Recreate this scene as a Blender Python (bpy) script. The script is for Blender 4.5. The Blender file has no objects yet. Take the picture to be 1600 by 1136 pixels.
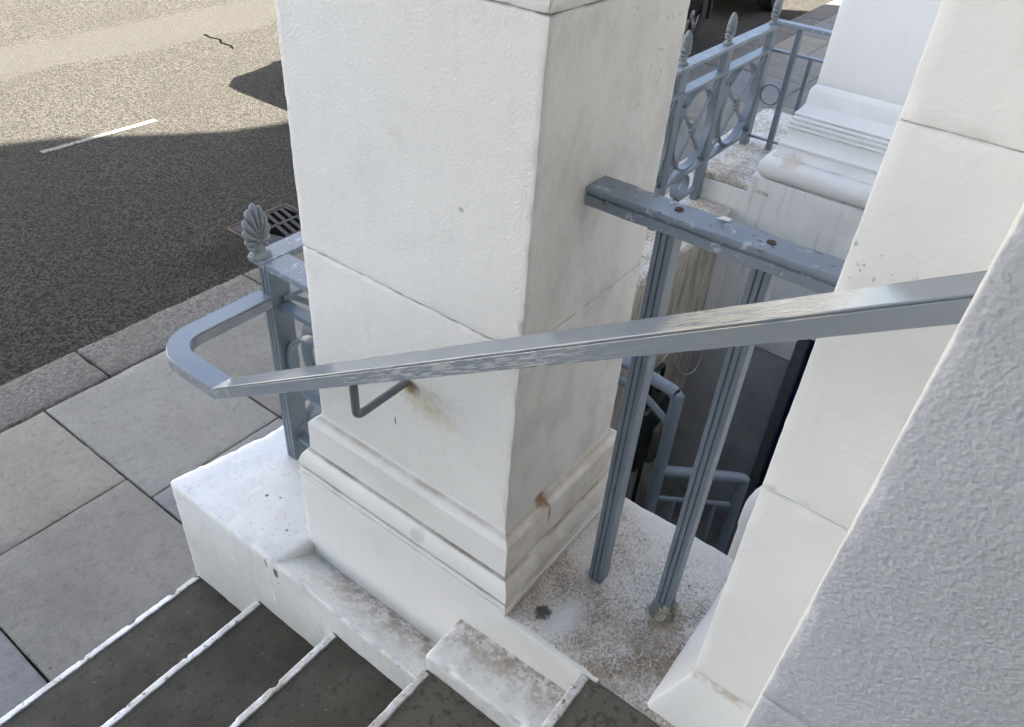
import bpy, bmesh, math, random
from mathutils import Vector, Matrix, noise

random.seed(7)
R = math.radians
scene = bpy.context.scene
COL = scene.collection

# ------------------------------------------------------------------ camera
CAM = Vector((-0.86287, -0.55265, 1.5))
YAW, PITCH, ROLL = 0.59823, 0.65689, -0.07965
fw = Vector((math.cos(YAW) * math.cos(PITCH), math.sin(YAW) * math.cos(PITCH), -math.sin(PITCH)))
rt = fw.cross(Vector((0, 0, 1))).normalized()
dn = fw.cross(rt)
rt2 = math.cos(ROLL) * rt + math.sin(ROLL) * dn
dn2 = -math.sin(ROLL) * rt + math.cos(ROLL) * dn
cam_data = bpy.data.cameras.new("camera")
cam_data.sensor_width = 36.0
cam_data.sensor_fit = 'HORIZONTAL'
cam_data.lens = 1221.1 / 1600 * 36
cam_data.clip_start = 0.02
cam_data.clip_end = 2000
cam = bpy.data.objects.new("camera", cam_data)
COL.objects.link(cam)
m = Matrix((rt2, -dn2, -fw)).transposed().to_4x4()
m.translation = CAM
cam.matrix_world = m
scene.camera = cam

# ------------------------------------------------------------------ sky, sun, exposure
SUN = Vector((-0.45, 0.55, -1.0)).normalized()          # direction the light travels
world = bpy.data.worlds.new("World")
scene.world = world
world.use_nodes = True
wn = world.node_tree.nodes
wl = world.node_tree.links
bg = wn["Background"]
sky = wn.new("ShaderNodeTexSky")
sky.sky_type = 'NISHITA'
sky.sun_disc = False
sky.sun_elevation = math.asin(-SUN.z)
sky.sun_rotation = math.atan2(-SUN.x, -SUN.y)
sky.air_density = 1.0
sky.dust_density = 1.6
sky.ozone_density = 0.8
wl.new(sky.outputs[0], bg.inputs[0])
bg.inputs[1].default_value = 0.052
sun_data = bpy.data.lights.new("sun", 'SUN')
sun_data.energy = 5.0
sun_data.angle = R(0.53)
sun_data.color = (1.0, 0.93, 0.82)
sun = bpy.data.objects.new("sun", sun_data)
COL.objects.link(sun)
sun.rotation_euler = SUN.to_track_quat('-Z', 'Y').to_euler()
sun.location = (6, -8, 14)
vs = scene.view_settings
vs.view_transform = 'Standard'
vs.look = 'None'
vs.gamma = 1.0
vs.exposure = 3.1
vs.use_curve_mapping = False
scene.render.engine = 'CYCLES'
scene.cycles.max_bounces = 6
scene.cycles.diffuse_bounces = 4
scene.cycles.use_denoising = True

# ------------------------------------------------------------------ object helpers
def tag(o, label=None, cat=None, group=None, kind=None):
    if label: o["label"] = label
    if cat: o["category"] = cat
    if group: o["group"] = group
    if kind: o["kind"] = kind
    return o

def empty(name, loc, label=None, cat=None, group=None, kind=None):
    o = bpy.data.objects.new(name, None)
    o.empty_display_size = 0.1
    o.location = loc
    COL.objects.link(o)
    return tag(o, label, cat, group, kind)

def world_loc(o):
    v = Vector(o.location)
    while o.parent:
        o = o.parent
        v = v + Vector(o.location)
    return v

def obj(name, verts, faces, mat, parent=None, smooth=None, loc=None):
    """one mesh object; verts are given in world space, the origin goes to loc (or the parent's)"""
    me = bpy.data.meshes.new(name)
    base = Vector(loc) if loc is not None else (world_loc(parent) if parent else Vector((0, 0, 0)))
    me.from_pydata([(v[0] - base.x, v[1] - base.y, v[2] - base.z) for v in verts], [], faces)
    me.validate(clean_customdata=False)
    bm = bmesh.new()
    bm.from_mesh(me)
    bmesh.ops.remove_doubles(bm, verts=bm.verts, dist=1e-5)
    bmesh.ops.recalc_face_normals(bm, faces=bm.faces)
    bm.to_mesh(me)
    bm.free()
    if smooth is not None:
        for p in me.polygons: p.use_smooth = True
        if smooth < 180:
            me.set_sharp_from_angle(angle=R(smooth))
    me.materials.append(mat)
    o = bpy.data.objects.new(name, me)
    COL.objects.link(o)
    if parent:
        o.parent = parent
        o.location = base - world_loc(parent)
    else:
        o.location = base
    return o

def share(name, src, parent, loc, rot=(0, 0, 0), scale=(1, 1, 1)):
    o = bpy.data.objects.new(name, src.data)
    COL.objects.link(o)
    o.parent = parent
    o.location = Vector(loc) - (world_loc(parent) if parent else Vector((0, 0, 0)))
    o.rotation_euler = rot
    o.scale = scale
    return o

class G:
    """geometry collector"""
    def __init__(s): s.v = []; s.f = []
    def add(s, v, f):
        n = len(s.v)
        s.v += [tuple(p) for p in v]
        s.f += [tuple(i + n for i in q) for q in f]
        return s
    def build(s, name, mat, parent=None, smooth=None, loc=None):
        return obj(name, s.v, s.f, mat, parent, smooth, loc)

BOXF = [(0, 3, 2, 1), (4, 5, 6, 7), (0, 1, 5, 4), (1, 2, 6, 5), (2, 3, 7, 6), (3, 0, 4, 7)]
def boxg(lo, hi):
    (a, b, c), (d, e, f) = lo, hi
    return [(a, b, c), (d, b, c), (d, e, c), (a, e, c), (a, b, f), (d, b, f), (d, e, f), (a, e, f)], BOXF

def bevelbox(lo, hi, r=0.003, seg=2):
    bm = bmesh.new()
    v, f = boxg(lo, hi)
    vs_ = [bm.verts.new(p) for p in v]
    for q in f: bm.faces.new([vs_[i] for i in q])
    bmesh.ops.recalc_face_normals(bm, faces=bm.faces)
    bmesh.ops.bevel(bm, geom=list(bm.edges), offset=r, segments=seg, profile=0.5, affect='EDGES')
    bm.verts.index_update()
    vv = [tuple(p.co) for p in bm.verts]
    ff = [tuple(x.index for x in q.verts) for q in bm.faces]
    bm.free()
    return vv, ff

def fbm(p, s, oct=3):
    return noise.fractal(Vector(p) * s, 1.0, 2.0, oct)

def rough_block(lo, hi, r=0.01, res=0.02, amp=0.0012, ns=30.0, warp=None, skip=(), edge=0.0):
    """box with rounded, uneven edges: subdivided faces, rounded by radius r, pushed by noise"""
    lo = Vector(lo); hi = Vector(hi)
    g = G()
    def axis(a):
        L = hi[a] - lo[a]
        n = max(1, int(round((L - 2 * r) / res)))
        ks = [lo[a], lo[a] + r * .45] + [lo[a] + r + (L - 2 * r) * i / n for i in range(n + 1)] + [hi[a] - r * .45, hi[a]]
        return ks
    ax = [axis(0), axis(1), axis(2)]
    for a in range(3):
        b, c = (a + 1) % 3, (a + 2) % 3
        for side in (0, 1):
            if (a, side) in skip: continue
            nb, nc = len(ax[b]), len(ax[c])
            vv = []
            for i in range(nb):
                for j in range(nc):
                    p = Vector((0, 0, 0))
                    p[a] = hi[a] if side else lo[a]
                    p[b] = ax[b][i]; p[c] = ax[c][j]
                    q = Vector([min(max(p[k], lo[k] + r), hi[k] - r) for k in range(3)])
                    d = (p - q)
                    nrm = d.normalized() if d.length > 1e-9 else Vector((0, 0, 0))
                    # per-edge radius variation
                    rr = r
                    p2 = q + nrm * rr
                    p2 += nrm * amp * fbm(p2, ns)
                    inner = sum(1 for k in range(3) if abs(d[k]) > 1e-6)
                    if edge and inner >= 2:
                        p2 -= nrm * edge * max(0, fbm(p2 + Vector((3, 7, 1)), 45, 4)) * 1.6
                    if warp: p2 = warp(p2)
                    vv.append(tuple(p2))
            ff = []
            for i in range(nb - 1):
                for j in range(nc - 1):
                    q = (i * nc + j, (i + 1) * nc + j, (i + 1) * nc + j + 1, i * nc + j + 1)
                    ff.append(q)
            g.add(vv, ff)
    return g

def tube_path(path, r, n=12, cap=True):
    v = []; f = []
    P = [Vector(p) for p in path]
    up = Vector((0.123, 0.31, 0.94)).normalized()
    for i, p in enumerate(P):
        a = P[max(i - 1, 0)]; b = P[min(i + 1, len(P) - 1)]
        t = (b - a).normalized()
        s = t.cross(up)
        if s.length < 1e-3: s = t.cross(Vector((1, 0, 0)))
        s.normalize(); u = s.cross(t)
        k = 1.0
        if 0 < i < len(P) - 1:
            d1 = (p - a).normalized(); d2 = (b - p).normalized()
            k = 1.0 / max(0.6, math.cos(d1.angle(d2) / 2))
        rr = r[i] if isinstance(r, (list, tuple)) else r
        for j in range(n):
            w = 2 * math.pi * j / n
            v.append(tuple(p + (s * math.cos(w) + u * math.sin(w)) * rr))
    for i in range(len(P) - 1):
        for j in range(n):
            f.append((i * n + j, i * n + (j + 1) % n, (i + 1) * n + (j + 1) % n, (i + 1) * n + j))
    if cap:
        f.append(tuple(range(n))); f.append(tuple((len(P) - 1) * n + j for j in range(n)))
    return v, f

def smooth_path(pts, n=5):
    P = [Vector(q) for q in pts]; out = []
    for i in range(len(P) - 1):
        a, b, c_, d = P[max(i - 1, 0)], P[i], P[i + 1], P[min(i + 2, len(P) - 1)]
        for k in range(n):
            t = k / n
            out.append(.5 * ((2 * b) + (-a + c_) * t + (2 * a - 5 * b + 4 * c_ - d) * t * t + (-a + 3 * b - 3 * c_ + d) * t ** 3))
    out.append(P[-1]); return out

def arc(c, r, a0, a1, n, fn):
    return [fn(c, r, a0 + (a1 - a0) * i / n) for i in range(n + 1)]

def sweep(sections, closed_profile=True, cap=True):
    n = len(sections[0]); v = [p for s in sections for p in s]; f = []
    for i in range(len(sections) - 1):
        for j in range(n if closed_profile else n - 1):
            f.append((i * n + j, i * n + (j + 1) % n, (i + 1) * n + (j + 1) % n, (i + 1) * n + j))
    if cap:
        f.append(tuple(range(n))); f.append(tuple((len(sections) - 1) * n + j for j in range(n)))
    return v, f

def ring_xz(c, ro, ri, dy, n=40, plane='xz'):
    secs = []
    b = min(0.002, dy * .2)
    prof = [(ri, -dy / 2 + b), (ri, dy / 2 - b), (ri + b, dy / 2), (ro - b, dy / 2), (ro, dy / 2 - b), (ro, -dy / 2 + b), (ro - b, -dy / 2), (ri + b, -dy / 2)]
    for i in range(n + 1):
        a = 2 * math.pi * i / n
        s = []
        for rad, d in prof:
            if plane == 'xz': s.append((c[0] + rad * math.cos(a), c[1] + d, c[2] + rad * math.sin(a)))
            else: s.append((c[0] + d, c[1] + rad * math.cos(a), c[2] + rad * math.sin(a)))
        secs.append(s)
    return sweep(secs, True, False)

def rect_mould(x0, x1, y0, y1, prof, seg=0.02, amp=0.0008):
    """profile (offset, z) run round a rectangle; offsets go outward"""
    g = G()
    loop = []
    def side(ax, ay, bx, by):
        n = max(2, int(math.hypot(bx - ax, by - ay) / seg))
        for i in range(n): loop.append((ax + (bx - ax) * i / n, ay + (by - ay) * i / n))
    corners = [(x0, y0), (x1, y0), (x1, y1), (x0, y1)]
    pts = []
    for k in range(4):
        a, b = corners[k], corners[(k + 1) % 4]
        n = max(2, int(math.hypot(b[0] - a[0], b[1] - a[1]) / seg))
        for i in range(n):
            t = i / n
            pts.append((a, b, t))
    secs = []
    cx, cy = (x0 + x1) / 2, (y0 + y1) / 2
    for a, b, t in pts:
        s = []
        for o, z in prof:
            def ex(c): return (c[0] + (o if c[0] > cx else -o), c[1] + (o if c[1] > cy else -o))
            A, B = ex(a), ex(b)
            x = A[0] + (B[0] - A[0]) * t; y = A[1] + (B[1] - A[1]) * t
            d = amp * fbm((x, y, z), 25)
            nx, ny = (x - cx), (y - cy)
            l = math.hypot(nx, ny)
            s.append((x + d * nx / l, y + d * ny / l, z + d * .7))
        secs.append(s)
    secs.append(secs[0])
    v, f = sweep(secs, False, False)
    return g.add(v, f)

# ------------------------------------------------------------------ node material helper
class NT:
    def __init__(s, name):
        s.m = bpy.data.materials.new(name)
        s.m.use_nodes = True
        s.t = s.m.node_tree
        s.n = s.t.nodes
        s.b = s.n["Principled BSDF"]
        g = s.n.new("ShaderNodeNewGeometry")
        s.pos = g.outputs["Position"]
        s.geo = g
    def link(s, a, b): s.t.links.new(a, b)
    def _in(s, sock, val):
        if hasattr(val, "is_output"): s.link(val, sock)
        elif isinstance(val, (tuple, list)) and len(val) == 3 and sock.type == 'RGBA': sock.default_value = (*val, 1)
        else: sock.default_value = val
    def mapv(s, scale, vec=None, loc=(0, 0, 0), rot=(0, 0, 0)):
        n = s.n.new("ShaderNodeMapping")
        n.inputs["Scale"].default_value = scale if isinstance(scale, (tuple, list)) else (scale,) * 3
        n.inputs["Location"].default_value = loc
        n.inputs["Rotation"].default_value = rot
        s.link(vec or s.pos, n.inputs["Vector"])
        return n.outputs[0]
    def noise(s, scale, detail=3, rough=.55, vec=None, dist=0.0, col=False):
        n = s.n.new("ShaderNodeTexNoise")
        n.inputs["Scale"].default_value = scale
        n.inputs["Detail"].default_value = detail
        n.inputs["Roughness"].default_value = rough
        n.inputs["Distortion"].default_value = dist
        s.link(vec or s.pos, n.inputs["Vector"])
        return n.outputs["Color" if col else "Fac"]
    def voro(s, scale, vec=None, feat='F1', rnd=1.0, out="Distance"):
        n = s.n.new("ShaderNodeTexVoronoi")
        n.feature = feat
        n.inputs["Scale"].default_value = scale
        n.inputs["Randomness"].default_value = rnd
        s.link(vec or s.pos, n.inputs["Vector"])
        return n.outputs[out]
    def math(s, op, a, b=0.0, clamp=False):
        n = s.n.new("ShaderNodeMath")
        n.operation = op; n.use_clamp = clamp
        s._in(n.inputs[0], a); s._in(n.inputs[1], b)
        return n.outputs[0]
    def ramp(s, fac, lo, hi):
        n = s.n.new("ShaderNodeMapRange")
        n.interpolation_type = 'SMOOTHSTEP'
        s._in(n.inputs["Value"], fac)
        n.inputs["From Min"].default_value = lo; n.inputs["From Max"].default_value = hi
        return n.outputs[0]
    def mix(s, fac, a, b, blend='MIX'):
        n = s.n.new("ShaderNodeMix")
        n.data_type = 'RGBA'; n.blend_type = blend
        s._in(n.inputs[0], fac); s._in(n.inputs[6], a); s._in(n.inputs[7], b)
        return n.outputs[2]
    def sep(s, vec=None):
        n = s.n.new("ShaderNodeSeparateXYZ")
        s.link(vec or s.pos, n.inputs[0])
        return n.outputs
    def blob(s, c, r, stretch=(1, 1, 1), warp=.35, ws=14.0, soft=.75):
        """mask 1 near point c fading out at about r metres, with an uneven rim"""
        w = s.noise(ws, 4, .6)
        n = s.n.new("ShaderNodeVectorMath"); n.operation = 'SUBTRACT'
        s.link(s.pos, n.inputs[0]); n.inputs[1].default_value = c
        k = s.n.new("ShaderNodeVectorMath"); k.operation = 'MULTIPLY'
        s.link(n.outputs[0], k.inputs[0]); k.inputs[1].default_value = [1 / (r * q) for q in stretch]
        l = s.n.new("ShaderNodeVectorMath"); l.operation = 'LENGTH'
        s.link(k.outputs[0], l.inputs[0])
        d = s.math('ADD', l.outputs["Value"], s.math('MULTIPLY', s.math('SUBTRACT', w, .5), warp * 4))
        return s.math('SUBTRACT', 1.0, s.ramp(d, 1.0 - soft, 1.0))
    def bump(s, h, dist=.002, strength=1.0, normal=None):
        n = s.n.new("ShaderNodeBump")
        n.inputs["Strength"].default_value = strength
        n.inputs["Distance"].default_value = dist
        s.link(h, n.inputs["Height"])
        if normal: s.link(normal, n.inputs["Normal"])
        return n.outputs[0]
    def done(s, col, rough=.7, normal=None, metal=0.0, spec=None, coat=None):
        s._in(s.b.inputs["Base Color"], col)
        s._in(s.b.inputs["Roughness"], rough)
        s.b.inputs["Metallic"].default_value = metal
        if spec is not None: s.b.inputs["Specular IOR Level"].default_value = spec
        if coat is not None:
            s.b.inputs["Coat Weight"].default_value = coat
            s.b.inputs["Coat Roughness"].default_value = .12
        if normal: s.link(normal, s.b.inputs["Normal"])
        return s.m

def zband(t, z, w):
    """mask round a height z, width w (an uneven line)"""
    zz = t.math('ADD', t.sep()[2], t.math('MULTIPLY', t.math('SUBTRACT', t.noise(22, 4), .5), w * .5))
    d = t.math('ABSOLUTE', t.math('SUBTRACT', zz, z))
    return t.math('SUBTRACT', 1.0, t.ramp(d, 0.0, w))

def stucco(name, white=(.80, .787, .755), bs=185., bd=.0015, dirt=.45, extra=None, rough=.62, bdet=2):
    t = NT(name)
    big = t.noise(2.3, 4, .6)
    mid = t.noise(11, 5, .65)
    c = t.mix(t.math('MULTIPLY', t.ramp(big, .42, .72), dirt), white, (.60, .585, .53))
    c = t.mix(t.math('MULTIPLY', t.ramp(mid, .56, .78), dirt * .5), c, (.52, .50, .44))
    streak = t.noise(7, 4, .6, t.mapv((5, 5, .5)))
    c = t.mix(t.math('MULTIPLY', t.ramp(streak, .58, .8), dirt * .4), c, (.50, .49, .45))
    spot = t.noise(170, 2, .5)
    c = t.mix(t.math('MULTIPLY', t.ramp(spot, .74, .80), dirt * .8), c, (.26, .24, .2))
    if extra: c = extra(t, c)
    h = t.math('ADD', t.noise(bs, bdet, .55), t.math('MULTIPLY', t.noise(bs * .12, 2, .5), .8))
    return t.done(c, rough, t.bump(h, bd, 1.0))

def rust_spot(t, c):
    a = t.blob((.176, .045, .205), .030, (1, 1.5, .9), .3, 45, .8)
    c = t.mix(t.math('MULTIPLY', a, .95), c, (.20, .085, .025))
    a = t.blob((.184, .035, .165), .045, (.20, 1, 1.1), .12, 45, .9)
    return t.mix(t.math('MULTIPLY', a, .85), c, (.24, .115, .04))

def pier_extra(t, c):
    # rust run where the bracket enters the stucco
    n = t.noise(60, 4, .65)
    a = t.blob((.05, .275, .435), .125, (1, 1.0, .75), .15, 18, .98)
    c = t.mix(t.math('MULTIPLY', a, t.math('MULTIPLY', t.ramp(n, .35, .7), .5)), c, (.50, .42, .17))
    a = t.blob((.05, .320, .458), .038, (1, 1, .9), .2, 40, .9)
    c = t.mix(t.math('MULTIPLY', a, .9), c, (.23, .11, .025))
    a = t.blob((.05, .262, .425), .07, (1, 1.3, .5), .3, 40, .95)
    c = t.mix(t.math('MULTIPLY', a, .28), c, (.42, .32, .10))
    # black lichen specks on the face towards the house
    sx, sy, sz = t.sep()
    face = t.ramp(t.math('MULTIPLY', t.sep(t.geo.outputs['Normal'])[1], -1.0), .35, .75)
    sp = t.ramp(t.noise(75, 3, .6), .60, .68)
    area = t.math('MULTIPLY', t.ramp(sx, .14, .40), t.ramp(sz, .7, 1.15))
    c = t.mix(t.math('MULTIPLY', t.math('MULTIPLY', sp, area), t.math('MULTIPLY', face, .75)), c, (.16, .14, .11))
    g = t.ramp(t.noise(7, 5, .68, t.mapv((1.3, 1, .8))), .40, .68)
    c = t.mix(t.math('MULTIPLY', t.math('ADD', t.math('MULTIPLY', g, .36), .54), face), c, (.45, .443, .42))  # house-side face greyed overall: its shade put into the colour, with mottled grime
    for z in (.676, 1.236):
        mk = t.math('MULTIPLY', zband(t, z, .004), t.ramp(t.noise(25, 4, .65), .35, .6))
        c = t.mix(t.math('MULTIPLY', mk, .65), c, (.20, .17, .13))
    # scratches
    a = t.blob((.05, .367, .335), .02, (1, .13, .8), .05, 30, .5)
    c = t.mix(a, c, (.1, .1, .1))
    a = t.blob((.05, .195, .905), .012, (1, .6, .5), .2, 40, .5)
    c = t.mix(t.math('MULTIPLY', a, .5), c, (.2, .19, .16))
    return rust_spot(t, c)

def base_extra(t, c):
    for z, w, k in ((.198, .009, .62), (.0935, .0045, .85), (.037, .005, .9), (.021, .003, .7)):  # browner lines along the moulding creases
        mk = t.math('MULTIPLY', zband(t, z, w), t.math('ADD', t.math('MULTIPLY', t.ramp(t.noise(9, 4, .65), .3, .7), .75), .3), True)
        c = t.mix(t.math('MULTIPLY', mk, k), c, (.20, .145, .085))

    a = t.blob((.0, .265, .07), .028, (1, 1, 1), .3, 60, .6)
    c = t.mix(t.math('MULTIPLY', a, .38), c, (.42, .33, .28))
    sx, sy, sz = t.sep()
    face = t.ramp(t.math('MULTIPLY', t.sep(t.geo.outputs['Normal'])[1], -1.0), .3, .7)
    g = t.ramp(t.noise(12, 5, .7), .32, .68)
    c = t.mix(t.math('MULTIPLY', t.math('ADD', t.math('MULTIPLY', g, .4), .36), face), c, (.38, .335, .26))  # same face of the base: shade painted in as brown, with uneven grime
    return rust_spot(t, c)

M = {}
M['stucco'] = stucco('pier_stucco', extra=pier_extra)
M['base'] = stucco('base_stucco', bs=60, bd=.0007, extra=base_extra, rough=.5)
def strip_extra(t, c):
    for z in (.145,):
        mk = t.math('MULTIPLY', zband(t, z, .016), t.ramp(t.noise(20, 4, .65), .35, .6))
        c = t.mix(t.math('MULTIPLY', mk, .6), c, (.36, .26, .16))
    a = t.blob((.05, -.42, 1.06), .09, (1, 1, .5), .4, 30, .8)
    c = t.mix(t.math('MULTIPLY', a, t.math('MULTIPLY', t.ramp(t.noise(110, 2), .62, .7), .6)), c, (.2, .2, .17))
    return c
M['strip'] = stucco('pilaster_stucco', white=(.80, .80, .79), bs=95, bd=.0011, dirt=.22, extra=strip_extra)
def nb_extra(t, c):
    for z, w, k in ((.162, .006, .7), (.140, .006, .75), (.118, .006, .8), (.097, .006, .8), (.012, .005, .4), (-.052, .005, .55), (-.180, .008, .9)):  # darker olive lines along the grooves and below the torus
        mk = t.math('MULTIPLY', zband(t, z, w), t.math('ADD', t.math('MULTIPLY', t.ramp(t.noise(11, 4, .65), .35, .65), .7), .2))
        c = t.mix(t.math('MULTIPLY', mk, k), c, (.24, .215, .15))
    a = t.blob((3.12, .52, -.05), .07, (1, 1, .7), .5, 26, .4)
    c = t.mix(t.math('MULTIPLY', a, .45), c, (.48, .38, .27))
    return c
M['nbase'] = stucco('neighbour_base_paint', white=(.74, .745, .75), bs=40, bd=.0006, dirt=.3, rough=.45, extra=nb_extra)
M['wall'] = stucco('house_stucco', white=(.80, .795, .785), bs=75, bd=.0042, dirt=.12)
def reveal_extra(t, c):
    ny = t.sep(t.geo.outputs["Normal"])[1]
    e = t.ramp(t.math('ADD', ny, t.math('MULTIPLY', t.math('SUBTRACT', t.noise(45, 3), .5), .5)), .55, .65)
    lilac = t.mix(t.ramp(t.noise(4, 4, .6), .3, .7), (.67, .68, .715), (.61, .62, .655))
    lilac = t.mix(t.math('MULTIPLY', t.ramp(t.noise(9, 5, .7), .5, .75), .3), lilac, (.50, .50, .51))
    return t.mix(e, lilac, (.74, .72, .67))  # cream where the rounded edge faces the street, lilac-grey elsewhere
M['reveal'] = stucco('lilac_grey_reveal', bs=150, bd=.0014, dirt=.35, extra=reveal_extra, rough=.55, bdet=1)
M['neigh'] = stucco('neighbour_paint', white=(.74, .745, .75), bs=40, bd=.0006, dirt=.25, rough=.45)

def t_masonry():
    t = NT('white_masonry_paint')
    big = t.noise(5, 5, .65)
    c = t.mix(t.math('MULTIPLY', t.ramp(big, .42, .75), .32), (.79, .78, .75), (.58, .55, .48))
    sp = t.ramp(t.noise(70, 4, .7), .55, .66)
    c = t.mix(t.math('MULTIPLY', sp, .28), c, (.42, .37, .30))
    # grime that gathers against the pier foot
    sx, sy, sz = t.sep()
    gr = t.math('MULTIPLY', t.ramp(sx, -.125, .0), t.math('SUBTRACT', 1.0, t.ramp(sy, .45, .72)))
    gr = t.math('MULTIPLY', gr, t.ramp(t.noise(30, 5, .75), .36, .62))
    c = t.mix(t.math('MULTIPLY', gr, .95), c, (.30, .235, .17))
    drip = t.ramp(t.noise(10, 4, .6, t.mapv((3, 3, .5))), .52, .75)
    c = t.mix(t.math('MULTIPLY', drip, .22), c, (.50, .48, .40))
    spk = t.ramp(t.noise(120, 2, .5), .715, .735)
    c = t.mix(t.math('MULTIPLY', spk, .8), c, (.12, .09, .07))
    for q, r_ in (((.034, .895, -.26), .0075), ((.055, .86, -.262), .0055), ((.13, .80, -.27), .006), ((-.02, .74, -.25), .005), ((-.127, .70, -.26), .010), ((-.127, .66, -.27), .012)):
        c = t.mix(t.math('MULTIPLY', t.blob(q, r_, (1, 1, 2), .3, 90, .5), .85), c, (.06, .045, .035))
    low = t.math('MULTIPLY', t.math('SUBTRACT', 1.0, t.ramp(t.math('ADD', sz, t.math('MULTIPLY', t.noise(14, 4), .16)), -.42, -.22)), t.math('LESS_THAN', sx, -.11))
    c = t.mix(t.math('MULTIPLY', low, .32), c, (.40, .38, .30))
    h = t.math('ADD', t.noise(45, 4, .6), t.math('MULTIPLY', t.noise(12, 3), 1.2))
    return t.done(c, .5, t.bump(h, .0019))
M['masonry'] = t_masonry()

def t_ledge():
    """worn white paint over brown stone, the floor round the posts"""
    t = NT('worn_painted_ledge')
    sx, sy, sz = t.sep()
    fine = t.noise(150, 3, .62, dist=.8)
    worm = t.noise(85, 3, .6, dist=2.0)
    big = t.noise(5.5, 4, .6)
    whit = t.math('ADD', t.math('MULTIPLY', t.ramp(sx, .16, .50), .16), t.math('MULTIPLY', t.math('SUBTRACT', big, .52), .6))
    v = t.math('ADD', t.math('ADD', t.math('MULTIPLY', fine, .55), t.math('MULTIPLY', worm, .45)), whit)
    under = t.mix(t.ramp(t.noise(13, 4, .6), .35, .65), (.19, .145, .10), (.34, .295, .24))
    c = t.mix(t.ramp(v, .38, .66), under, (.66, .63, .585))
    up = t.math('GREATER_THAN', t.sep(t.geo.outputs["Normal"])[2], .5)
    c = t.mix(up, (.66, .65, .60), c)
    a = t.blob((.085, -.105, 0), .095, (1.0, .55, 1), .3, 22, .8)
    c = t.mix(t.math('MULTIPLY', a, .85), c, (.66, .67, .68))
    a = t.blob((.065, -.055, 0), .026, (1, .8, 1), .35, 60, .5)
    c = t.mix(t.math('MULTIPLY', a, .9), c, (.035, .03, .035))
    a = t.blob((.23, -.275, 0), .05, (1, 1, 1), .3, 30, .8)
    c = t.mix(t.math('MULTIPLY', a, .55), c, (.24, .15, .075))
    h = t.math('ADD', v, t.math('MULTIPLY', t.noise(20, 3), .5))
    return t.done(c, .72, t.bump(h, .0045))
M['ledge'] = t_ledge()

def t_tread():
    t = NT('dark_slate_tread')
    c = t.mix(t.ramp(t.noise(6, 5, .65), .35, .7), (.058, .052, .038), (.094, .085, .065))
    c = t.mix(t.math('MULTIPLY', t.ramp(t.sep()[2], -.42, -.12), .75), c, (.15, .137, .108))
    c = t.mix(t.math('MULTIPLY', t.ramp(t.noise(48, 3, .6), .54, .64), .55), c, (.035, .03, .024))
    c = t.mix(t.math('MULTIPLY', t.ramp(t.voro(38, out="Distance"), .10, .04), .8), c, (.08, .07, .06))
    sp = t.ramp(t.noise(210, 1, .5), .775, .79)
    c = t.mix(sp, c, (.5, .5, .48))
    return t.done(c, .65, t.bump(t.math('ADD', t.noise(70, 4, .6), t.noise(9, 3)), .0016), spec=.22)
M['tread'] = t_tread()

def t_nosing():
    t = NT('white_painted_nosing')
    n = t.noise(70, 4, .65)
    c = t.mix(t.math('MULTIPLY', t.ramp(t.noise(14, 4, .6), .42, .66), .55), (.80, .80, .79), (.40, .37, .33))
    c = t.mix(t.math('MULTIPLY', t.ramp(t.sep()[2], -.42, -.30), t.math('MULTIPLY', t.ramp(t.noise(45, 4, .7), .32, .6), .62)), c, (.36, .31, .26))
    c = t.mix(t.ramp(n, .60, .66), c, (.16, .14, .12))
    return t.done(c, .5, t.bump(n, .003))
M['nosing'] = t_nosing()

def t_slab(name, a, b):
    t = NT(name)
    c = t.mix(t.ramp(t.noise(3.4, 5, .66), .30, .75), tuple(.7 * x + .3 * y for x, y in zip(a, b)), b)
    c = t.mix(t.math('MULTIPLY', t.ramp(t.noise(30, 5, .78), .46, .70), .42), c, tuple(x * .6 for x in a))
    c = t.mix(t.math('MULTIPLY', t.ramp(t.noise(2.2, 3, .6, t.mapv((1, 1, 1), loc=(4, 2, 0))), .52, .70), .18), c, (.30, .255, .18))
    sp = t.ramp(t.voro(7.0), .05, .035)
    c = t.mix(t.math('MULTIPLY', sp, .7), c, tuple(x * .35 for x in a))
    fg = t.noise(130, 3, .6)
    c = t.mix(t.math('MULTIPLY', t.ramp(fg, .5, .7), .35), c, tuple(x * .55 for x in a))
    h = t.math('ADD', t.noise(60, 5, .65), t.math('MULTIPLY', t.noise(8, 3), 1.5))
    return t.done(c, .8, t.bump(h, .0035), spec=.22)
M['slab_a'] = t_slab('york_stone_slab_grey', (.19, .175, .150), (.262, .244, .21))
M['slab_b'] = t_slab('york_stone_slab_warm', (.235, .208, .168), (.31, .28, .23))
M['slab_d'] = t_slab('york_stone_slab_pale', (.238, .222, .193), (.305, .287, .252))
M['slab_c'] = t_slab('york_stone_slab_blue', (.185, .180, .174), (.25, .244, .235))

def t_joint():
    t = NT('pavement_joint_dirt')
    c = t.mix(t.ramp(t.noise(30, 3), .5, .65), (.03, .026, .02), (.035, .042, .016))
    return t.done(c, .95, t.bump(t.noise(150, 3), .004), spec=.1)
M['joint'] = t_joint()

def t_kerb():
    t = NT('granite_kerb')
    v = t.voro(85, out="Color")
    s = t.sep(v)[0]
    c = t.mix(t.ramp(s, .2, .9), (.105, .095, .080), (.185, .170, .147))
    c = t.mix(t.math('MULTIPLY', t.ramp(t.noise(5, 4), .42, .65), .5), c, (.12, .105, .085))
    h = t.math('ADD', t.voro(90), t.noise(40, 4))
    return t.done(c, .8, t.bump(h, .006))
M['kerb'] = t_kerb()

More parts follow.
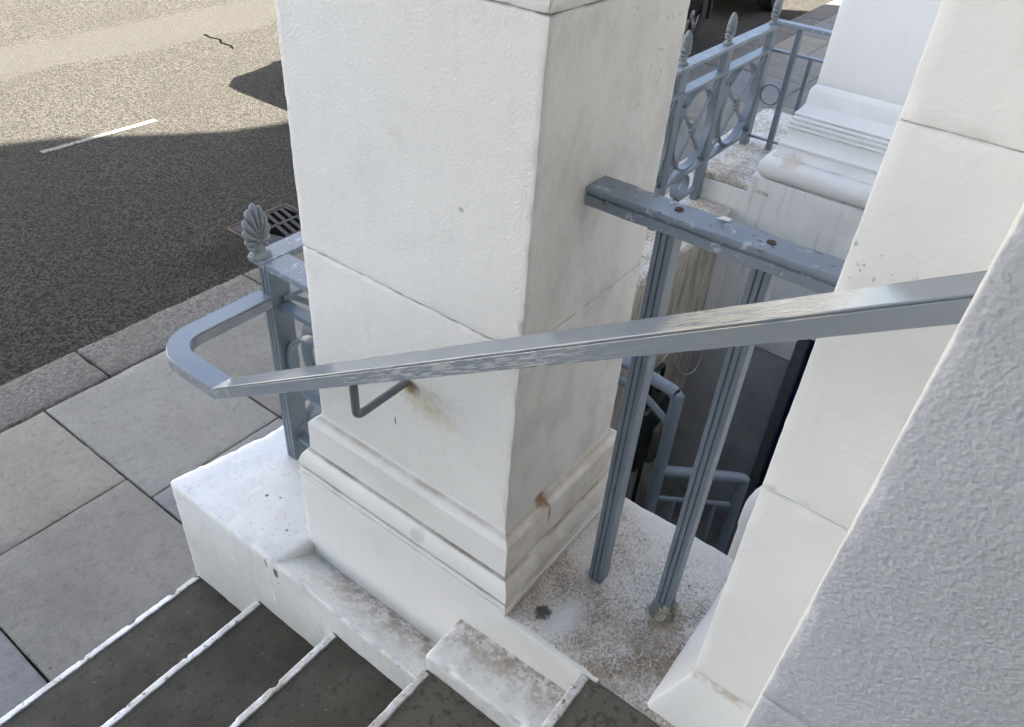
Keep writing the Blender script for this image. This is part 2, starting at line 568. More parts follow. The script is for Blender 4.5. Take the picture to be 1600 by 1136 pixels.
def t_road():
    t = NT('asphalt')
    sx, sy, sz = t.sep()
    v = t.voro(88, out="Color")
    s = t.sep(v)[1]
    c = t.mix(t.ramp(s, .05, 1.0), (.026, .0245, .0215), (.084, .0785, .0685))
    c = t.mix(t.math('MULTIPLY', t.ramp(t.noise(1.3, 4, .6), .4, .7), .35), c, (.043, .040, .034))
    wob = t.math('ADD', sy, t.math('MULTIPLY', t.math('SUBTRACT', t.noise(1.1, 3), .5), .5))
    band = t.math('MULTIPLY', t.ramp(wob, 6.75, 6.95), t.math('SUBTRACT', 1.0, t.ramp(wob, 7.55, 7.85)))
    c = t.mix(t.math('MULTIPLY', band, .7), c, (.046, .044, .039))
    pale = t.ramp(t.noise(300, 1), .76, .78)
    c = t.mix(t.math('MULTIPLY', pale, .5), c, (.3, .29, .26))
    a = t.blob((1.45, 3.1, -.925), .55, (1, .5, 1), .3, 4, .7)
    c = t.mix(t.math('MULTIPLY', a, .5), c, (.024, .018, .012))
    h = t.math('ADD', t.math('MULTIPLY', t.voro(88), 1.0), t.math('MULTIPLY', t.noise(40, 3, .6), .9))
    k = t.n.new("ShaderNodeBump")
    t.link(h, k.inputs["Height"]); k.inputs["Distance"].default_value = .012
    t.link(t.math('SUBTRACT', 1.0, t.math('MULTIPLY', band, .75)), k.inputs["Strength"])
    return t.done(c, .9, k.outputs[0], spec=.08)
M['road'] = t_road()

def t_paint(name, base=(.155, .187, .222), wear=0.0, rough=.36):
    """blue-grey gloss railing paint, optionally rubbed and flaking"""
    t = NT(name)
    c = t.mix(t.ramp(t.noise(11, 5, .65), .3, .75), base, tuple(x * .84 for x in base))
    r = t.math('ADD', t.math('MULTIPLY', t.noise(18, 4), .22), rough - .11)
    h = t.math('ADD', t.noise(35, 4, .55), t.math('MULTIPLY', t.noise(160, 2), .15))
    if wear:
        f = t.ramp(t.noise(40, 5, .78), .585, .61)
        c = t.mix(t.math('MULTIPLY', f, wear), c, (.46, .48, .49))
        f = t.ramp(t.noise(48, 4, .7, t.mapv((1, 1, 1), loc=(9, 4, 2))), .635, .645)
        c = t.mix(t.math('MULTIPLY', f, wear), c, (.10, .07, .05))
        h = t.math('ADD', h, t.math('MULTIPLY', f, -1.2))
        r = t.math('ADD', r, t.math('MULTIPLY', f, .35))
    return t.done(c, r, t.bump(h, .0003), coat=.0)
M['paint'] = t_paint('blue_grey_railing_paint')
M['paint_worn'] = t_paint('flaking_railing_paint', base=(.19, .225, .268), wear=.75, rough=.42)
M['iron'] = t_paint('grey_cast_iron_paint', base=(.19, .21, .225), wear=.25, rough=.5)
M['darkpaint'] = t_paint('dark_rail_bracket_paint', base=(.15, .168, .19), rough=.4)

def t_handrail():
    t = NT('rubbed_handrail_paint')
    sx, sy, sz = t.sep()
    base = (.222, .25, .282)
    c = t.mix(t.ramp(t.noise(5, 3), .35, .7), base, (.235, .258, .282))
    # coordinates running along the slope
    al = t.mapv((1, 1, 1), rot=(R(32.3), 0, 0))
    st = t.noise(330, 3, .7, t.mapv((1, .06, 1), al))
    st2 = t.noise(140, 4, .7, t.mapv((1, .10, 1), al))
    nrm = t.sep(t.geo.outputs["Normal"])
    side = t.math('LESS_THAN', nrm[0], -.6)
    top = t.math('GREATER_THAN', nrm[2], .5)
    slope = t.math('LESS_THAN', sy, .74)
    # brushed pale wear on the outer face, in patches
    patch = t.ramp(t.noise(3.6, 3, .5, t.mapv((1, 1, 1), loc=(1.7, .6, 0))), .36, .56)
    notend = t.math('MULTIPLY', t.ramp(sy, -.40, -.28), t.math('SUBTRACT', 1.0, t.ramp(sy, .22, .42)))
    w1 = t.math('MULTIPLY', t.math('MULTIPLY', t.ramp(st, .47, .58), patch), t.math('MULTIPLY', side, notend))
    c = t.mix(t.math('MULTIPLY', w1, t.math('MULTIPLY', slope, .60)), c, (.56, .57, .56))
    w1b = t.math('MULTIPLY', t.ramp(st2, .55, .62), t.math('MULTIPLY', side, notend))
    c = t.mix(t.math('MULTIPLY', w1b, .12), c, (.38, .40, .39))
    # cream rubbed patch on top where hands take hold
    cr = t.math('MULTIPLY', t.ramp(sy, -.47, -.40), t.math('SUBTRACT', 1.0, t.ramp(t.math('ADD', sy, t.math('MULTIPLY', st, .10)), -.235, -.185)))
    w2 = t.math('MULTIPLY', t.math('MULTIPLY', t.ramp(st, .38, .54), cr), top)
    c = t.mix(t.math('MULTIPLY', w2, .75), c, (.60, .54, .41))
    c2 = t.math('MULTIPLY', t.math('MULTIPLY', t.ramp(st2, .56, .66), slope), top)
    c = t.mix(t.math('MULTIPLY', c2, .25), c, (.34, .35, .34))
    # chipped rim of the loop
    rim = t.math('MULTIPLY', t.ramp(t.noise(40, 4, .7), .50, .58), t.math('GREATER_THAN', sy, .70))
    lo = t.math('LESS_THAN', nrm[2], .55)
    c = t.mix(t.math('MULTIPLY', t.math('MULTIPLY', rim, t.math('MULTIPLY', lo, side)), .25), c, (.48, .50, .50))
    wr = t.math('ADD', t.math('MULTIPLY', w1, .2), t.math('MULTIPLY', w2, .3), True)
    r = t.math('ADD', t.math('ADD', .13, t.math('MULTIPLY', t.noise(20, 3), .10)), wr)
    h = t.math('ADD', t.noise(30, 3), t.math('MULTIPLY', t.math('ADD', w1, w2), .5))
    return t.done(c, r, t.bump(h, .0003), spec=.9)
M['handrail'] = t_handrail()

def flat(name, col, rough=.5, metal=0.0, var=.15, ns=25, bd=.0005, spec=None):
    t = NT(name)
    c = t.mix(t.ramp(t.noise(ns, 4, .6), .35, .7), col, tuple(x * (1 - var) for x in col))
    return t.done(c, rough, t.bump(t.noise(ns * 3, 3), bd), metal, spec)
M['black'] = flat('black_rubber', (.018, .018, .018), .7)
M['tyre'] = flat('tyre_rubber', (.022, .022, .023), .8, var=.3)
M['rim'] = flat('silver_alloy_rim', (.42, .42, .43), .3, .8)
M['carpaint'] = flat('black_car_paint', (.012, .013, .015), .18, spec=.7)
M['carpaint2'] = flat('charcoal_car_paint', (.02, .021, .023), .2, spec=.7)
M['glass'] = flat('dark_car_glass', (.012, .014, .016), .05, spec=.8)
M['lamp_red'] = flat('red_lamp_glass', (.25, .01, .01), .15)
M['lamp_clear'] = flat('clear_lamp_glass', (.5, .5, .5), .1)
M['grate'] = flat('worn_cast_iron_grate', (.034, .033, .038), .65, 0.0, var=.35, spec=.2)
M['rust'] = flat('rusty_iron_frame', (.075, .048, .03), .8, var=.4, bd=.002)
M['void'] = flat('near_black_void', (.006, .006, .006), 1.0, spec=0.0)  # shaded depth of the crack and gully pit put into the colour
M['navy'] = flat('navy_gloss_door_paint', (.012, .018, .06), .3)
M['jamb'] = flat('grey_door_frame_paint', (.12, .125, .13), .5)
M['pvc'] = flat('white_drainpipe', (.74, .735, .74), .35, var=.06)
M['cable'] = flat('grey_cable', (.55, .56, .55), .5)
M['meter'] = flat('black_meter_casing', (.02, .021, .018), .4)
M['olive'] = flat('olive_meter_bracket', (.10, .10, .065), .6, var=.3)
M['areafloor'] = flat('area_concrete', (.16, .155, .145), .85, var=.4, ns=6, bd=.003)
M['ground'] = flat('earth', (.10, .085, .07), .95, var=.3, ns=2)
M['flake'] = flat('white_paint_flake', (.8, .8, .8), .6)
M['timber'] = flat('bare_grey_rotten_core', (.40, .38, .30), .9, var=.5, ns=70, bd=.004)
def t_line():
    t = NT('worn_white_road_paint')
    n = t.noise(45, 5, .75)
    c = t.mix(t.ramp(n, .50, .62), (.25, .24, .215), (.075, .07, .06))
    return t.done(c, .8, t.bump(n, .004), spec=.1)
M['linepaint'] = t_line()
M['door'] = flat('black_front_door_paint', (.02, .02, .022), .25)
M['pane'] = flat('window_glass', (.03, .035, .04), .05, spec=.8)

def t_areawall():
    t = NT('stained_area_render')
    st = t.noise(9, 5, .62, t.mapv((3.2, 3.2, .32)))
    c = t.mix(t.ramp(st, .40, .68), (.50, .475, .41), (.24, .21, .155))
    c = t.mix(t.math('MULTIPLY', t.ramp(t.noise(3, 4), .5, .75), .5), c, (.24, .21, .16))
    return t.done(c, .7, t.bump(t.noise(30, 4), .002))
M['areawall'] = t_areawall()
def t_podium():
    t = NT('weathered_podium_paint')
    st = t.noise(8, 5, .6, t.mapv((3, 3, .28)))
    c = t.mix(t.math('MULTIPLY', t.ramp(st, .50, .74), .55), (.68, .69, .69), (.40, .39, .33))
    c = t.mix(t.math('MULTIPLY', t.ramp(t.noise(2.4, 4), .48, .7), .35), c, (.42, .42, .39))
    return t.done(c, .6, t.bump(t.noise(30, 4), .0015))
M['podium'] = t_podium()
def t_coping():
    t = NT('worn_coping_paint')
    v = t.math('ADD', t.math('MULTIPLY', t.noise(55, 5, .7), .8), t.math('MULTIPLY', t.noise(6, 4), .45))
    c = t.mix(t.ramp(v, .52, .74), (.66, .65, .62), (.36, .31, .25))
    return t.done(c, .75, t.bump(v, .004))
M['coping'] = t_coping()
M['arealow'] = flat('dark_grey_area_paint', (.38, .385, .40), .6, var=.3, ns=3)

# ================================================================== SETTING
def big_box(name, lo, hi, mat, parent=None, kind=None):
    v, f = boxg(lo, hi)
    o = obj(name, v, f, mat, parent, loc=None if parent else ((lo[0] + hi[0]) / 2, (lo[1] + hi[1]) / 2, lo[2]))
    if kind: o["kind"] = kind
    return o

PZ, RZ = -.825, -.925          # pavement and road heights
AREA = (.49, 3.16, -.54, .78)  # light well in plan
AZ = -2.55
ground = obj('ground', [(-300, -300, -3.0), (300, -300, -3.0), (300, 300, -3.0), (-300, 300, -3.0)], [(0, 1, 2, 3)], M['ground'])
tag(ground, kind='structure')
road = big_box('road', (-90, 2.74, -2.99), (90, 13.0, RZ), M['road'], kind='structure')
# painted bay line, a child of the road
g = G()
n = 22
for i in range(n):
    x0 = 1.45 + .91 * i / n; x1 = 1.45 + .91 * (i + 1) / n
    e0 = .004 * fbm((x0, 1, 0), 18); e1 = .004 * fbm((x1, 1, 0), 18)
    f0 = .004 * fbm((x0, 5, 0), 18); f1 = .004 * fbm((x1, 5, 0), 18)
    g.add([(x0, 5.185 + e0, RZ + .004), (x1, 5.185 + e1, RZ + .004), (x1, 5.237 + f1, RZ + .004), (x0, 5.237 + f0, RZ + .004)], [(0, 1, 2, 3)])
g.build('bay_line', M['linepaint'], road)
# crack in the asphalt, flat near-black strips coloured as its shaded depth
g = G()
pts = [(4.02, 6.90), (4.00, 6.78), (4.03, 6.66), (3.97, 6.55), (3.98, 6.42), (3.94, 6.33)]
for (a, b), (c, d) in zip(pts[:-1], pts[1:]):
    w = .016
    g.add([(a - w, b, RZ + .003), (a + w, b, RZ + .003), (c + w * .7, d, RZ + .003), (c - w * .7, d, RZ + .003)], [(0, 1, 2, 3)])
g.build('crack', M['void'], road)

# kerb stones
kerb = empty('kerb', (0, 2.6, PZ), kind='structure')
x = -9.0 + .34 - .0
edges = [.335]
while edges[-1] < 22: edges.append(edges[-1] + random.uniform(.85, 1.15))
e2 = [.335]
while e2[-1] > -9: e2.append(e2[-1] - random.uniform(.85, 1.15))
edges = sorted(set(edges + e2))
for a, b in zip(edges[:-1], edges[1:]):
    dz = random.uniform(-.004, .003)
    near = -2 < a < 4
    rough_block((a + .004, 2.458, -1.2), (b - .004, 2.748, PZ + dz), .012, .05 if near else .15, .004, 14, skip=((2, 0),), edge=.004).build('kerb_stone', M['kerb'], kerb, 40)
big_box('kerb_bed', (-9, 2.47, -1.3), (22, 2.735, PZ - .02), M['joint'], kerb)

# pavement slabs
pavement = empty('pavement', (0, 1.8, PZ), kind='structure')
big_box('pavement_bed', (-9, 1.0, -2.98), (22, 2.47, PZ - .018), M['joint'], pavement)
slabs = [(-.93, .03, 1.834, 2.455, 'b'), (-1.75, -.93, 1.834, 2.455, 'a'), (-2.6, -1.75, 1.834, 2.455, 'c'),
         (-.596, .03, 1.06, 1.834, 'a'), (-1.35, -.596, 1.06, 1.834, 'c'), (-2.2, -1.35, 1.06, 1.834, 'a'),
         (.03, .652, 1.68, 2.455, 'd'), (.03, .652, 1.06, 1.68, 'c')]
for y0, y1, xs in ((1.68, 2.455, .652), (1.06, 1.68, .652)):
    while xs < 21:
        w = random.uniform(.6, .98)
        if y1 - y0 > .7 and random.random() < .45:
            ym = y0 + random.choice((.36, .42))
            slabs.append((xs, xs + w, y0, ym, random.choice('abcaa')))
            slabs.append((xs, xs + w, ym, y1, random.choice('abcaa')))
        else:
            slabs.append((xs, xs + w, y0, y1, random.choice('abcaa')))
        xs += w
for y0, y1, xs in ((1.834, 2.455, -2.6), (1.06, 1.834, -2.2)):
    while xs > -8.8:
        w = random.uniform(.6, .95)
        slabs.append((xs - w, xs, y0, y1, random.choice('abcaa')))
        xs -= w
for a, b, c, d, k in slabs:
    dz = random.uniform(-.003, .002)
    tx, ty = random.uniform(-.003, .003), random.uniform(-.003, .003)
    near = -1.5 < a < 1.5
    cx, cy = (a + b) / 2, (c + d) / 2
    def wp(p, dz=dz, tx=tx, ty=ty, cx=cx, cy=cy): return Vector((p.x, p.y, p.z + dz + (p.x - cx) * tx + (p.y - cy) * ty))
    rough_block((a + .004, c + .004, PZ - .06), (b - .004, d - .004, PZ), .006, .05 if near else .2, .0022, 9, wp, ((2, 0),), edge=.004).build('paving_slab', M['slab_' + k], pavement, 40)

# light well floor
area_floor = big_box('area_floor', (.3, -.6, -2.98), (3.4, 1.0, AZ), M['areafloor'], kind='structure')

# ================================================================== HOUSE
house = empty('terraced_house', (-.83, -.54, 0), 'white stucco house with panelled doorway reveal close on the right', 'house')
XR = -.28      # right reveal of the doorway
YH = -.54
# right wall end: the reveal face (towards the steps) and the wall front, one rounded corner
def lean(p): return Vector((p.x, p.y - .0216 * (min(max(p.z, .2), 1.8) - .9) * (1 if p.y > -.8 else 0), p.z))
for a, b in ((-.02, .668), (.668, 2.75)):
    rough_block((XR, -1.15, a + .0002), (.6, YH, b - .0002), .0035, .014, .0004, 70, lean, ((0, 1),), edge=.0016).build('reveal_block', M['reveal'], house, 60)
big_box('front_wall_lower', (.6, -1.15, -2.9), (3.17, YH - .004, 2.75), M['wall'], house)
big_box('front_wall_west', (-3.6, -1.15, -2.9), (-1.38, YH, 2.75), M['wall'], house)
big_box('door_lintel', (-1.38, -1.15, 2.3), (XR, YH - .002, 2.75), M['wall'], house)
door = big_box('front_door', (-1.38, -1.2, .0), (XR, -1.151, 2.3), M['door'], house)
big_box('upper_wall', (-3.6, -9.0, 2.75), (3.165, YH - .006, 10.0), M['wall'], house)
big_box('rear_mass', (-3.6, -9.0, -2.9), (3.165, -1.21, 2.75), M['wall'], house)
# porch roof carried by the piers
pr = big_box('porch_roof', (-2.28, YH, 2.76), (.56, .74, 3.25), M['neigh'], house)
big_box('cornice', (-2.36, YH, 3.25), (.64, .82, 3.36), M['neigh'], pr)
for z0 in (3.95, 6.9):
    for xc in (-2.6, -.83, .95, 2.3):
        w = big_box('window', (xc - .5, YH - .004, z0), (xc + .5, YH + .03, z0 + 1.9), M['neigh'], house)
        for ix in (0, 1):
            for iz in (0, 1):
                big_box('pane', (xc - .44 + ix * .46, YH + .03, z0 + .07 + iz * .9), (xc - .02 + ix * .46, YH + .036, z0 + .9 + iz * .9), M['pane'], w)

# pilaster on the house wall, facing the steps in line with the pier
pil = empty('wall_pilaster', (.27, -.47, 0), 'white stucco pilaster strip on the house wall behind the handrail end', 'pilaster')
def splay(p):
    # foot spreads outward below z = .145
    k = max(0, min(1, (.145 - p.z) / .145))
    q = Vector(p)
    if p.x < .27: q.x -= .03 * k
    else: q.x += .03 * k
    if p.y > -.5: q.y += .058 * k
    return q
rough_block((.05, -.57, -.02), (.48, -.402, .15), .006, .016, .0015, 30, splay, ((1, 0), (2, 0)), edge=.003).build('foot', M['strip'], pil, 60)
zs = [.152, .657, 1.222, 1.786, 2.35, 2.758]
for a, b in zip(zs[:-1], zs[1:]):
    rough_block((.05, -.57, a + .0005), (.48, -.402, b - .0005), .0028, .016 if b < 1.9 else .06, .0009, 50, skip=((1, 0),), edge=.002).build('course_block', M['strip'], pil, 60)

# ================================================================== PIER
SX0, SX1, SY0, SY1 = .05, .478, .052, .620
PROF = [(-.01, .21), (0, .206), (.004, .199), (.012, .192), (.020, .187), (.024, .181), (.025, .140), (.026, .0965), (.0235, .095), (.0235, .0935), (.031, .092), (.0355, .088),
        (.042, .078), (.047, .064), (.049, .050), (.046, .040), (.0415, .038), (.0415, .0355), (.047, .034), (.050, .031), (.050, .025),
        (.0455, .0225), (.0455, .020), (.0510, .018), (.0525, .016), (.0525, .0055), (.0515, .0045), (.042, .0042), (.042, -.003), (-.01, -.003)]
def make_pier(name, dx, label, near):
    p = empty(name, (.264 + dx, .336, 0), label, 'pier', 'square porch piers')
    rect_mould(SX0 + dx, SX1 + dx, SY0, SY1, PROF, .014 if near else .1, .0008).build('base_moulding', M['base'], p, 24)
    zs = [.19, .676, 1.236, 1.796, 2.356, 2.762]
    for a, b in zip(zs[:-1], zs[1:]):
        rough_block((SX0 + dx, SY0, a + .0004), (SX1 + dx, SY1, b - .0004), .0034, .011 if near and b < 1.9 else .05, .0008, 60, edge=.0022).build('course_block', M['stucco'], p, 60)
    return p
make_pier('porch_pier', 0, 'square white stucco porch pier with moulded base beside the handrail', True)
make_pier('porch_pier', -2.19, 'square white stucco porch pier on the far left side of the steps', False)

# cheek wall and ledge that carry the pier
XC = -.127
cheek = empty('cheek_wall', (.2, .4, PZ), 'white painted cheek wall stepping up beside the stairs under the pier', 'wall')
def w1(p):
    q = Vector(p)
    if p.z > -.5:
        q.z -= min(max(p.x - XC, 0), .35) * .165 * min(1, (p.z + .5) / .25)
    q.x += .002 * fbm(p, 3); q.y += .003 * fbm((p.y, p.z, p.x), 3)
    q.z += .003 * fbm((p.z, p.x, p.y), 5)
    return q
rough_block((XC, .655, -1.0), (.56, 1.136, -.235), .015, .018, .0014, 30, w1, ((2, 0),), edge=.005).build('front_block', M['masonry'], cheek, 70)
def w2(p):
    q = Vector(p)
    if p.z > -.5: q.z -= (p.x - XC) * .53 * min(1, max(0, (p.z + .5) / .25))
    q.x += .003 * fbm(p, 4); q.z += .004 * fbm((p.z, p.x, p.y), 7)
    return q
rough_block((XC - .0015, .06, -1.0), (.03, .705, -.231), .008, .015, .0014, 30, w2, ((2, 0), (0, 1)), edge=.008).build('sloping_ledge', M['masonry'], cheek, 70)
def w3(p):
    q = Vector(p)
    q.x += .003 * fbm(p, 5); q.z += .003 * fbm((p.z, p.x, p.y), 8) - (p.y) * .04
    return q
rough_block((XC + .003, -.24, -.8), (.03, .126, -.112), .009, .014, .0014, 30, w3, ((2, 0), (0, 1)), edge=.008).build('raised_block', M['masonry'], cheek, 70)
rough_block((.006, -.7, -2.7), (.492, .664, -.0002), .010, .022, .0018, 20, None, ((2, 0), (1, 0)), edge=.003).build('ledge_floor', M['ledge'], cheek, 60)
# painted face of the die under the pier, running on as the edge of the ledge
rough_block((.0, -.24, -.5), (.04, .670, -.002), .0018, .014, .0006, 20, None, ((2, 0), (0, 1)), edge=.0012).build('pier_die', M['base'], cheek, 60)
left_cheek = empty('cheek_wall', (-1.6, .4, PZ), 'white painted cheek wall on the far left side of the steps', 'wall')
rough_block((-2.2, -.55, -1.0), (-1.533, 1.136, -.235), .02, .08, .003, 14, None, ((2, 0),)).build('front_block', M['masonry'], left_cheek, 70)
rough_block((-2.22, -.55, -1.0), (-1.66, .667, -.002), .012, .08, .003, 14, None, ((2, 0),)).build('ledge_floor', M['ledge'], left_cheek, 70)

# ================================================================== STEPS
steps = empty('entrance_steps', (-.83, .5, PZ), 'dark slate entrance steps with chipped white painted nosings', 'steps')
NY = [-.203, .125, .447, .783, 1.12]
RISE = .165
for k, y in enumerate(NY):
    z = -RISE * k
    yb = (NY[k - 1] - .03) if k else -1.15
    xr = XC + .006 if k else .003
    xl = -1.54
    def wt(p, z=z):
        return Vector((p.x, p.y, p.z + .0022 * fbm((p.x, p.y, 0), 4)))
    rough_block((xl, yb, z - RISE - .012), (xr, y - .004, z - .004), .004, .03, .001, 12, wt, ((2, 0),)).build('tread', M['tread'], steps, 40)
    # painted strip over the front edge, ragged on its inner side
    g = G()
    n = 320
    top_i, top_o, bot = [], [], []
    x0, x1 = xl, (XC - .006 if k else -.004)
    chip_c = random.uniform(.2, .8)
    for i in range(n + 1):
        x = x0 + (x1 - x0) * i / n
        wv = .0200 + .0018 * fbm((x, y, 1), 40, 4)
        e = .0012 * fbm((x, y, 4), 60, 4)
        ch = max(0, fbm((x, y, 9), 26, 4) - .30) * .020
        zz = z + .0022 * fbm((x, y, 0), 4)
        top_i.append((x, y - wv, zz - .0035))
        top_i.append((x, y - wv + .002, zz + .0006))
        top_i.append((x, y - .004 + e - ch, zz + .0012))
        top_i.append((x, y + .001 + e - ch, zz - .003))
        top_i.append((x, y + .001 + e * .6, zz - .04))
        top_i.append((x, y - .01, zz - .04))
    secs = [top_i[i * 6:(i + 1) * 6] for i in range(n + 1)]
    v, f = sweep(secs, True, True)
    g.add(v, f)
    g.build('nosing_strip', M['nosing'], steps, 60)

# ================================================================== HANDRAIL
hr = empty('handrail', (-.105, .33, .3), 'rubbed blue-grey metal handrail sloping across the pier to a level loop', 'handrail')
XF, HW, HT = -.133, .056, .034
YC, ZC, SL = .767, .321, .633
prof = [(.0, -HT + .0015), (.0, -.0062), (.0006, -.0055), (.0032, -.0052), (.0032, -.0034), (.0010, -.0030), (.0010, -.0012), (.0024, 0), (HW - .0024, 0), (HW - .0010, -.0012),
        (HW - .0010, -.0030), (HW - .0032, -.0034), (HW - .0032, -.0052), (HW - .0006, -.0055), (HW, -.0062), (HW, -HT + .0015), (HW - .0015, -HT), (.0015, -HT)]
secs = []
ys = [-.60 + (YC + .60) * i / 40 for i in range(41)]
for y in ys:
    z = ZC + (YC - y) * SL
    secs.append([(XF + a, y, z + b) for a, b in prof])
RO = .112
cyc = 1.022 - RO
secs.append([(XF + a, cyc - .03, ZC + b) for a, b in prof])
for i in range(17):
    a = math.pi - (math.pi / 2) * i / 16
    ccx = XF + RO
    secs.append([(ccx + (RO - q) * math.cos(a), cyc + (RO - q) * math.sin(a), ZC + b) for q, b in prof])
secs.append([(.203, 1.022 - q, ZC + b) for q, b in prof])
v, f = sweep(secs, True, True)
G().add(v, f).build('rail', M['handrail'], hr, 14)
bz = .468
p = [(.06, .327, bz), (-.04, .327, bz), (-.078, .327, bz), (-.090, .327, bz + .004), (-.095, .327, bz + .015), (-.096, .327, bz + .05), (-.097, .327, bz + .115)]
v, f = tube_path(smooth_path(p), .0086, 14)
G().add(v, f).build('bracket', M['darkpaint'], hr, 60)

# ================================================================== SIDE RAILING (pier to pilaster)
side = empty('side_railing', (.232, -.18, 0), 'short flaking railing of two fluted posts between pier and pilaster', 'railing')
RXC = .232
prof = [(-.027, .910), (-.029, .912), (-.029, .9285), (-.0245, .9305), (-.0245, .9335), (-.031, .936), (-.032, .938), (-.032, .9425), (-.030, .9445), (.030, .9445),
        (.032, .9425), (.032, .938), (.031, .936), (.0245, .9335), (.0245, .9305), (.029, .9285), (.029, .912), (.027, .910)]
secs = []
n = 60
for i in range(n + 1):
    y = .075 - .505 * i / n
    secs.append([(RXC + a + .0012 * fbm((y, a, z), 14), y, z + .0016 * fbm((y, z, a), 11)) for a, z in prof])
v, f = sweep(secs)
G().add(v, f).build('top_rail', M['paint_worn'], side, 16)

def fluted_post(cx, cy, wx, wy, z0, z1, axis='x', grooves=2):
    """rectangular post; the faces across `axis` carry vertical grooves"""
    hx, hy = wx / 2, wy / 2
    gd = .0035
    pts = []
    def face(a0, a1, sgn):     # along the face from a0 to a1, with grooves
        out = []
        for k in range(grooves):
            c = a0 + (a1 - a0) * (k + 1) / (grooves + 1)
            d = .0022 * (1 if a1 > a0 else -1)
            out += [(c - d, 0), (c - d * .35, gd), (c + d * .35, gd), (c + d, 0)]
        return out
    b = .002
    if axis == 'x':
        pts = [(-hx + b, -hy), (hx - b, -hy), (hx, -hy + b)] + [(hx - g_, y) for y, g_ in face(-hy, hy, 1)] + [(hx, hy - b), (hx - b, hy), (-hx + b, hy), (-hx, hy - b)]
        pts += [(-hx + g_, y) for y, g_ in face(hy, -hy, 1)] + [(-hx, -hy + b)]
    else:
        pts = [(-hx, -hy + b), (-hx + b, -hy)] + [(x, -hy + g_) for x, g_ in face(-hx, hx, 1)] + [(hx - b, -hy), (hx, -hy + b), (hx, hy - b), (hx - b, hy)]
        pts += [(x, hy - g_) for x, g_ in face(hx, -hx, 1)] + [(-hx + b, hy), (-hx, hy - b)]
    secs = [[(cx + a, cy + c, z) for a, c in pts] for z in (z0, z0 + (z1 - z0) * .5, z1)]
    return sweep(secs)
v, f = fluted_post(.231, -.099, .037, .034, -.01, .914)
G().add(v, f).build('post', M['paint'], side, 30)
v, f = fluted_post(.238, -.263, .035, .034, .045, .914)
p2 = G().add(v, f).build('post', M['paint'], side, 30)
tag(p2, 'fluted post with a rotten broken foot')
# broken foot: a jacket split open round a crumbling core
g = G()
n = 16
secs = []
for z, s in ((-.01, .031), (.012, .030), (.03, .027), (.05, .0215)):
    s_ = []
    for j in range(n):
        a = 2 * math.pi * j / n
        rr = s * (1 + .10 * fbm((math.cos(a), math.sin(a), z * 20), 2))
        if 2.4 < a < 4.9 and z < .05: rr *= .80
        s_.append((.240 + rr * math.cos(a), -.265 + rr * math.sin(a) * .95, z))
    secs.append(s_)
v, f = sweep(secs)
g.add(v, f)
foot = g.build('broken_foot', M['darkpaint'], side, 40)
g = G()
random.seed(3)
for i in range(9):
    a = R(random.uniform(150, 275)); h = random.uniform(.02, .06)
    cx, cy = .240 + .0225 * math.cos(a), -.265 + .0225 * math.sin(a)
    w = random.uniform(.003, .006)
    vv, ff = boxg((cx - w, cy - w, -.004), (cx + w, cy + w, h))
    vv = [(x + random.uniform(-.002, .002), y + random.uniform(-.002, .002) - (z * .05), z + random.uniform(-.006, .006)) for x, y, z in vv]
    g.add(vv, ff)
g.build('crumbling_core', M['timber'], side)
# corroded bolt stubs and a flake on the rail top
for (bx, by) in ((.236, -.105), (.236, -.262)):
    g = G()
    secs = []
    for z, r_ in ((.9435, .0080), (.9460, .0070), (.9462, .004), (.9455, .002)):
        secs.append([(bx + r_ * math.cos(2 * math.pi * j / 12) * (1 + .2 * fbm((j, z, bx), 1.3)), by + r_ * math.sin(2 * math.pi * j / 12), z) for j in range(12)])
    v, f = sweep(secs)
    g.add(v, f)
    g.build('bolt_stub', M['rust'], side, 40)
vv = [(.245, -.165, .948), (.258, -.172, .9485), (.255, -.188, .950), (.247, -.185, .949)]
o = obj('paint_flake', vv + [(x, y, z - .0012) for x, y, z in vv], [(0, 1, 2, 3), (7, 6, 5, 4), (0, 4, 5, 1), (1, 5, 6, 2), (2, 6, 7, 3), (3, 7, 4, 0)], M['flake'], loc=(.25, -.178, .947))
tag(o, 'small white paint flake lying on top of the short flaking railing', 'paint flake')

# ================================================================== STREET RAILING
YR = .985
TOPZ = .44
ZCOR, ZMID, ZFAR = -.285, -.40, -.245
XS = .2325
street = empty('street_railing', (1.9, YR, ZMID), 'blue-grey cast iron railing with rings and leaf finials along the street wall', 'railing')
posts = [XS, .833, 1.434, 2.034, 2.600, 3.093, 3.69]
for i, x in enumerate(posts):
    z0 = {0: ZCOR - .02, len(posts) - 1: ZFAR - .01}.get(i, ZMID - .01)
    v, f = fluted_post(x, YR, .064, .040, z0, TOPZ - .017, 'x', 2)
    G().add(v, f).build('post', M['paint'], street, 30)
G().add(*bevelbox((XS - .05, YR - .033, TOPZ - .020), (3.735, YR + .033, TOPZ), .0022, 1)).build('top_rail', M['paint_worn'], street)
G().add(*bevelbox((XS, YR - .030, .296), (3.69, YR + .030, .312), .0015, 1)).build('upper_rail', M['paint'], street)
G().add(*bevelbox((XS, YR - .024, -.178), (3.69, YR + .024, -.162), .0015, 1)).build('lower_rail', M['paint'], street)
G().add(*bevelbox((XS, YR - .014, -.334), (3.093, YR + .014, -.320), .0015, 1)).build('bottom_rail', M['paint'], street)
first_ring = {}
